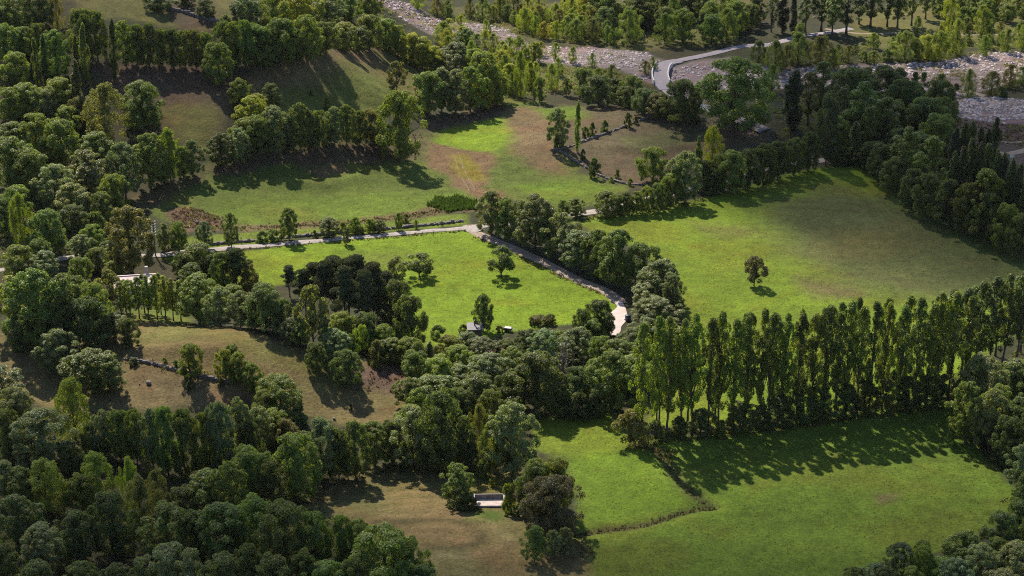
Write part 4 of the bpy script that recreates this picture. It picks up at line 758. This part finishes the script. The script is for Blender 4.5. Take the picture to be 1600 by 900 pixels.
for i, (s, wd, dn) in enumerate((('905,832 960,824 1010,817 1060,800 1112,789', 1.0, 5), ('990,692 1030,705 1045,725 1062,750 1085,772 1112,790', 1.2, 5), ('1020,700 1050,715', 3, 6), ('255,398 400,389 560,375 730,361', 1.0, 3),
        ('350,358 560,347 690,330 790,322', 2.2, 4), ('745,372 800,397 880,434 950,464', 1.2, 3), ('940,322 1000,315 1090,300', 2, 3), ('905,345 1000,330 1100,312', 2, 4), ('735,790 745,800', 2, 4), ('830,800 900,840 905,870', 3, 3), ('470,790 560,745 690,730', 2.5, 2.5), ('985,692 1130,682 1300,660 1480,630', 2, 3))):
    a, b = scatter_line(s, wd, dn, 80 + i); xs.append(a); ys.append(b)
x, y = np.concatenate(xs), np.concatenate(ys); r9 = np.random.default_rng(4); pick = r9.random(len(x))[:, None]
tufts('dry_weeds', x, y, r9.uniform(.12, .5, len(x)), r9.uniform(.25, .5, len(x)), np.where(pick < .5, (.12, .085, .04), np.where(pick < .8, (.09, .11, .025), (.15, .12, .05))), 'dry weeds along the ditch, verges and field edges', 3)
x, y = scatter_poly('268,335 290,322 322,330 352,345 335,362 300,355 275,362', 2.2, 91); x2, y2 = scatter_poly('672,215 700,232 770,240 770,275 755,292 745,270 700,262', .8, 92); x3, y3 = scatter_poly('540,577 640,577 625,618 560,610', 1, 93); x4, y4 = scatter_poly('1460,184 1600,196 1600,230 1470,215', 1, 94); x5, y5 = scatter_poly(Zd['slope bank'], .4, 95)
x = np.concatenate([x, x3, x4, x5]); y = np.concatenate([y, y3, y4, y5])
tufts('bracken', x, y, r9.uniform(.2, .6, len(x)), r9.uniform(.3, .6, len(x)), np.tile((.115, .080, .05), (len(x), 1)), 'rusty bracken and heath on the banks', 3)
x, y = scatter_poly('668,322 682,309 700,311 715,306 730,313 745,316 752,328 730,327 700,332 685,326', 9, 96)
tufts('reeds', x, y, r9.uniform(.35, 1.15, len(x)), r9.uniform(.3, .5, len(x)), np.tile((.075, .125, .014), (len(x), 1)), 'dense patch of tall green reeds above the gravel road', 4)

def heaps(name, polys, dens, label, cols, seed, hmax=1.1, leaves=34):
    r = np.random.default_rng(seed); xs, ys = [], []
    for k, s_ in enumerate(polys):
        a_, b_ = scatter_poly(s_, dens, seed + k); xs.append(a_); ys.append(b_)
    x, y = np.concatenate(xs), np.concatenate(ys); k = fbm(x / 6, y / 6, seed, 3) > .44
    for L in (up1, bpts, road_pts, lane): k &= dist_line(L, x, y) > 2.8
    x, y = x[k], y[k]; n = len(x); R_ = r.uniform(.35, hmax, n); c = np.array(cols)[r.integers(0, len(cols), n)] * r.uniform(.7, 1.3, (n, 1))
    d_ = unit(r.normal(size=(n, leaves, 3)) * np.array([1, 1, .8])); d_[..., 2] = np.abs(d_[..., 2])
    P_ = np.stack([x, y, ground_z(x, y)], 1)[:, None, :] + d_ * R_[:, None, None] * r.uniform(.6, 1.05, (n, leaves, 1)) * np.array([1.15, 1.15, .95])
    V, F, col = leaf_cards(P_.reshape(-1, 3), unit(d_.reshape(-1, 3) + r.normal(size=(n * leaves, 3)) * .4 + np.array([0, 0, .3])), .17, r)
    col[:, :3] *= np.repeat(c, leaves * 4, 0)
    o = mesh(name, V, F, M['leaf'], col=col); o.color = (1, 1, 1, 1); tag(o, label, kind='stuff'); return o
heaps('undergrowth', ['640,4 915,6 1190,8 1190,34 1120,72 1010,80 960,76 840,62 720,28', '760,68 850,100 960,110 1020,138 930,135 830,152 780,150', '1180,66 1330,70 1460,66 1610,62 1610,82 1450,96 1310,102 1180,98', '1090,150 1200,140 1300,150 1340,180 1290,255 1190,215 1110,190',
    '0,0 90,20 130,100 160,130 215,290 200,340 150,390 0,410', '640,545 1000,525 1000,640 640,650', '0,640 130,640 400,660 640,700 480,780 640,900 0,900', '1480,590 1600,540 1600,900 1560,760', '380,40 600,12 660,60 680,110 600,75 420,110', '600,10 680,10 700,30 640,20', '1330,255 1460,330 1600,400 1600,300 1450,200 1330,180', '985,694 1130,682 1300,660 1480,630 1480,620 1130,670 990,682'],
    .55, 'low scrub and brambles filling the wood floors and river banks', [(.10, .125, .022), (.075, .095, .02), (.14, .14, .03), (.11, .095, .035)], 130, 1.15, 22)
heaps('bank_scrub', ['570,8 640,18 700,40 790,52 830,78 960,84 1010,88 960,100 850,92 760,62 690,52 640,34', '1310,106 1450,104 1600,92 1600,108 1500,145 1440,138 1320,132', '1460,186 1600,198 1600,258 1540,250 1460,230', '195,560 375,598 372,606 200,570', '268,335 290,322 352,345 335,362 275,362'], .34, 'scattered low scrub on the stony river bed, terrace and banks', [(.12, .13, .025), (.16, .15, .03), (.10, .075, .04)], 170, .95, 22)

# ------------------------------------------------------------------ unseen clouds added between sun and valley to dim parts of it
def cloud_material(d):
    m = bpy.data.materials.new('cloud_vapour'); m.use_nodes = True; t = m.node_tree; t.nodes.remove(t.nodes['Principled BSDF'])
    v = t.nodes.new('ShaderNodeVolumePrincipled'); v.inputs['Density'].default_value = d; v.inputs['Color'].default_value = (.95, .95, .95, 1)
    t.links.new(v.outputs[0], t.nodes['Material Output'].inputs['Volume']); return m
# the valley air: a thin even haze round the whole place, clouds and sky above it
hz = MB().box((0, 2700, 208), (6400, 7000, 440)).build('haze', None); hz['kind'] = 'stuff'; hz['label'] = 'thin late-summer haze hanging in the valley air'
hm = bpy.data.materials.new('valley_haze'); hm.use_nodes = True; ht = hm.node_tree; ht.nodes.remove(ht.nodes['Principled BSDF'])
hv = ht.nodes.new('ShaderNodeVolumePrincipled'); hv.inputs['Density'].default_value = .000014; hv.inputs['Color'].default_value = (.93, .93, .97, 1); hv.inputs['Anisotropy'].default_value = .3
ht.links.new(hv.outputs[0], ht.nodes['Material Output'].inputs['Volume']); hz.data.materials.append(hm)
import bmesh
CLOUDS = []
def cloud(px, py, rx, ry, rz, dens, seed, label, alt=900):  # out of view, set towards the sun so its shadow lands on the given point
    g = G(px, py); c = g + SUND * (alt / SUND[2]); bm = bmesh.new(); bmesh.ops.create_icosphere(bm, subdivisions=4, radius=1)
    V = np.array([v.co[:] for v in bm.verts]); f = .8 + .5 * (fbm(V[:, 0] * 2.2 + 7 * seed + 50, V[:, 1] * 2.2 + V[:, 2] * 1.7 + 50, seed, 3) - .5)
    f2 = np.where(V[:, 2] < 0, .45, 1.0)
    for v, k, q in zip(bm.verts, f, f2): v.co = Vector((v.co.x * rx * k, v.co.y * ry * k, v.co.z * rz * k * q))
    me = bpy.data.meshes.new('cloud'); bm.to_mesh(me); bm.free(); me.materials.append(cloud_material(dens)); me.polygons.foreach_set('use_smooth', [True] * len(me.polygons))
    o = bpy.data.objects.new('cloud', me); COL.objects.link(o); o.location = c; o['kind'] = 'stuff'; o['label'] = label; return o

cloud(1470, 240, 92, 112, 30, .046, 1, 'unseen grey cumulus added to shade the right wood and meadow edge')
cloud(1170, 130, 60, 64, 26, .022, 2, 'unseen thin cloud added to shade the bridge and the wood past the river')
cloud(60, 850, 80, 46, 28, .025, 3, 'unseen cumulus added to shade the near wood')
cloud(760, 920, 90, 22, 20, .032, 4, 'unseen ragged cloud added to shade the bottom of the paddock')
cloud(1380, 850, 70, 34, 18, .022, 5, 'unseen thin cloud added to dim the big meadow')
cloud(250, 70, 60, 40, 16, .014, 6, 'unseen thin cloud added to dim the highest fields')
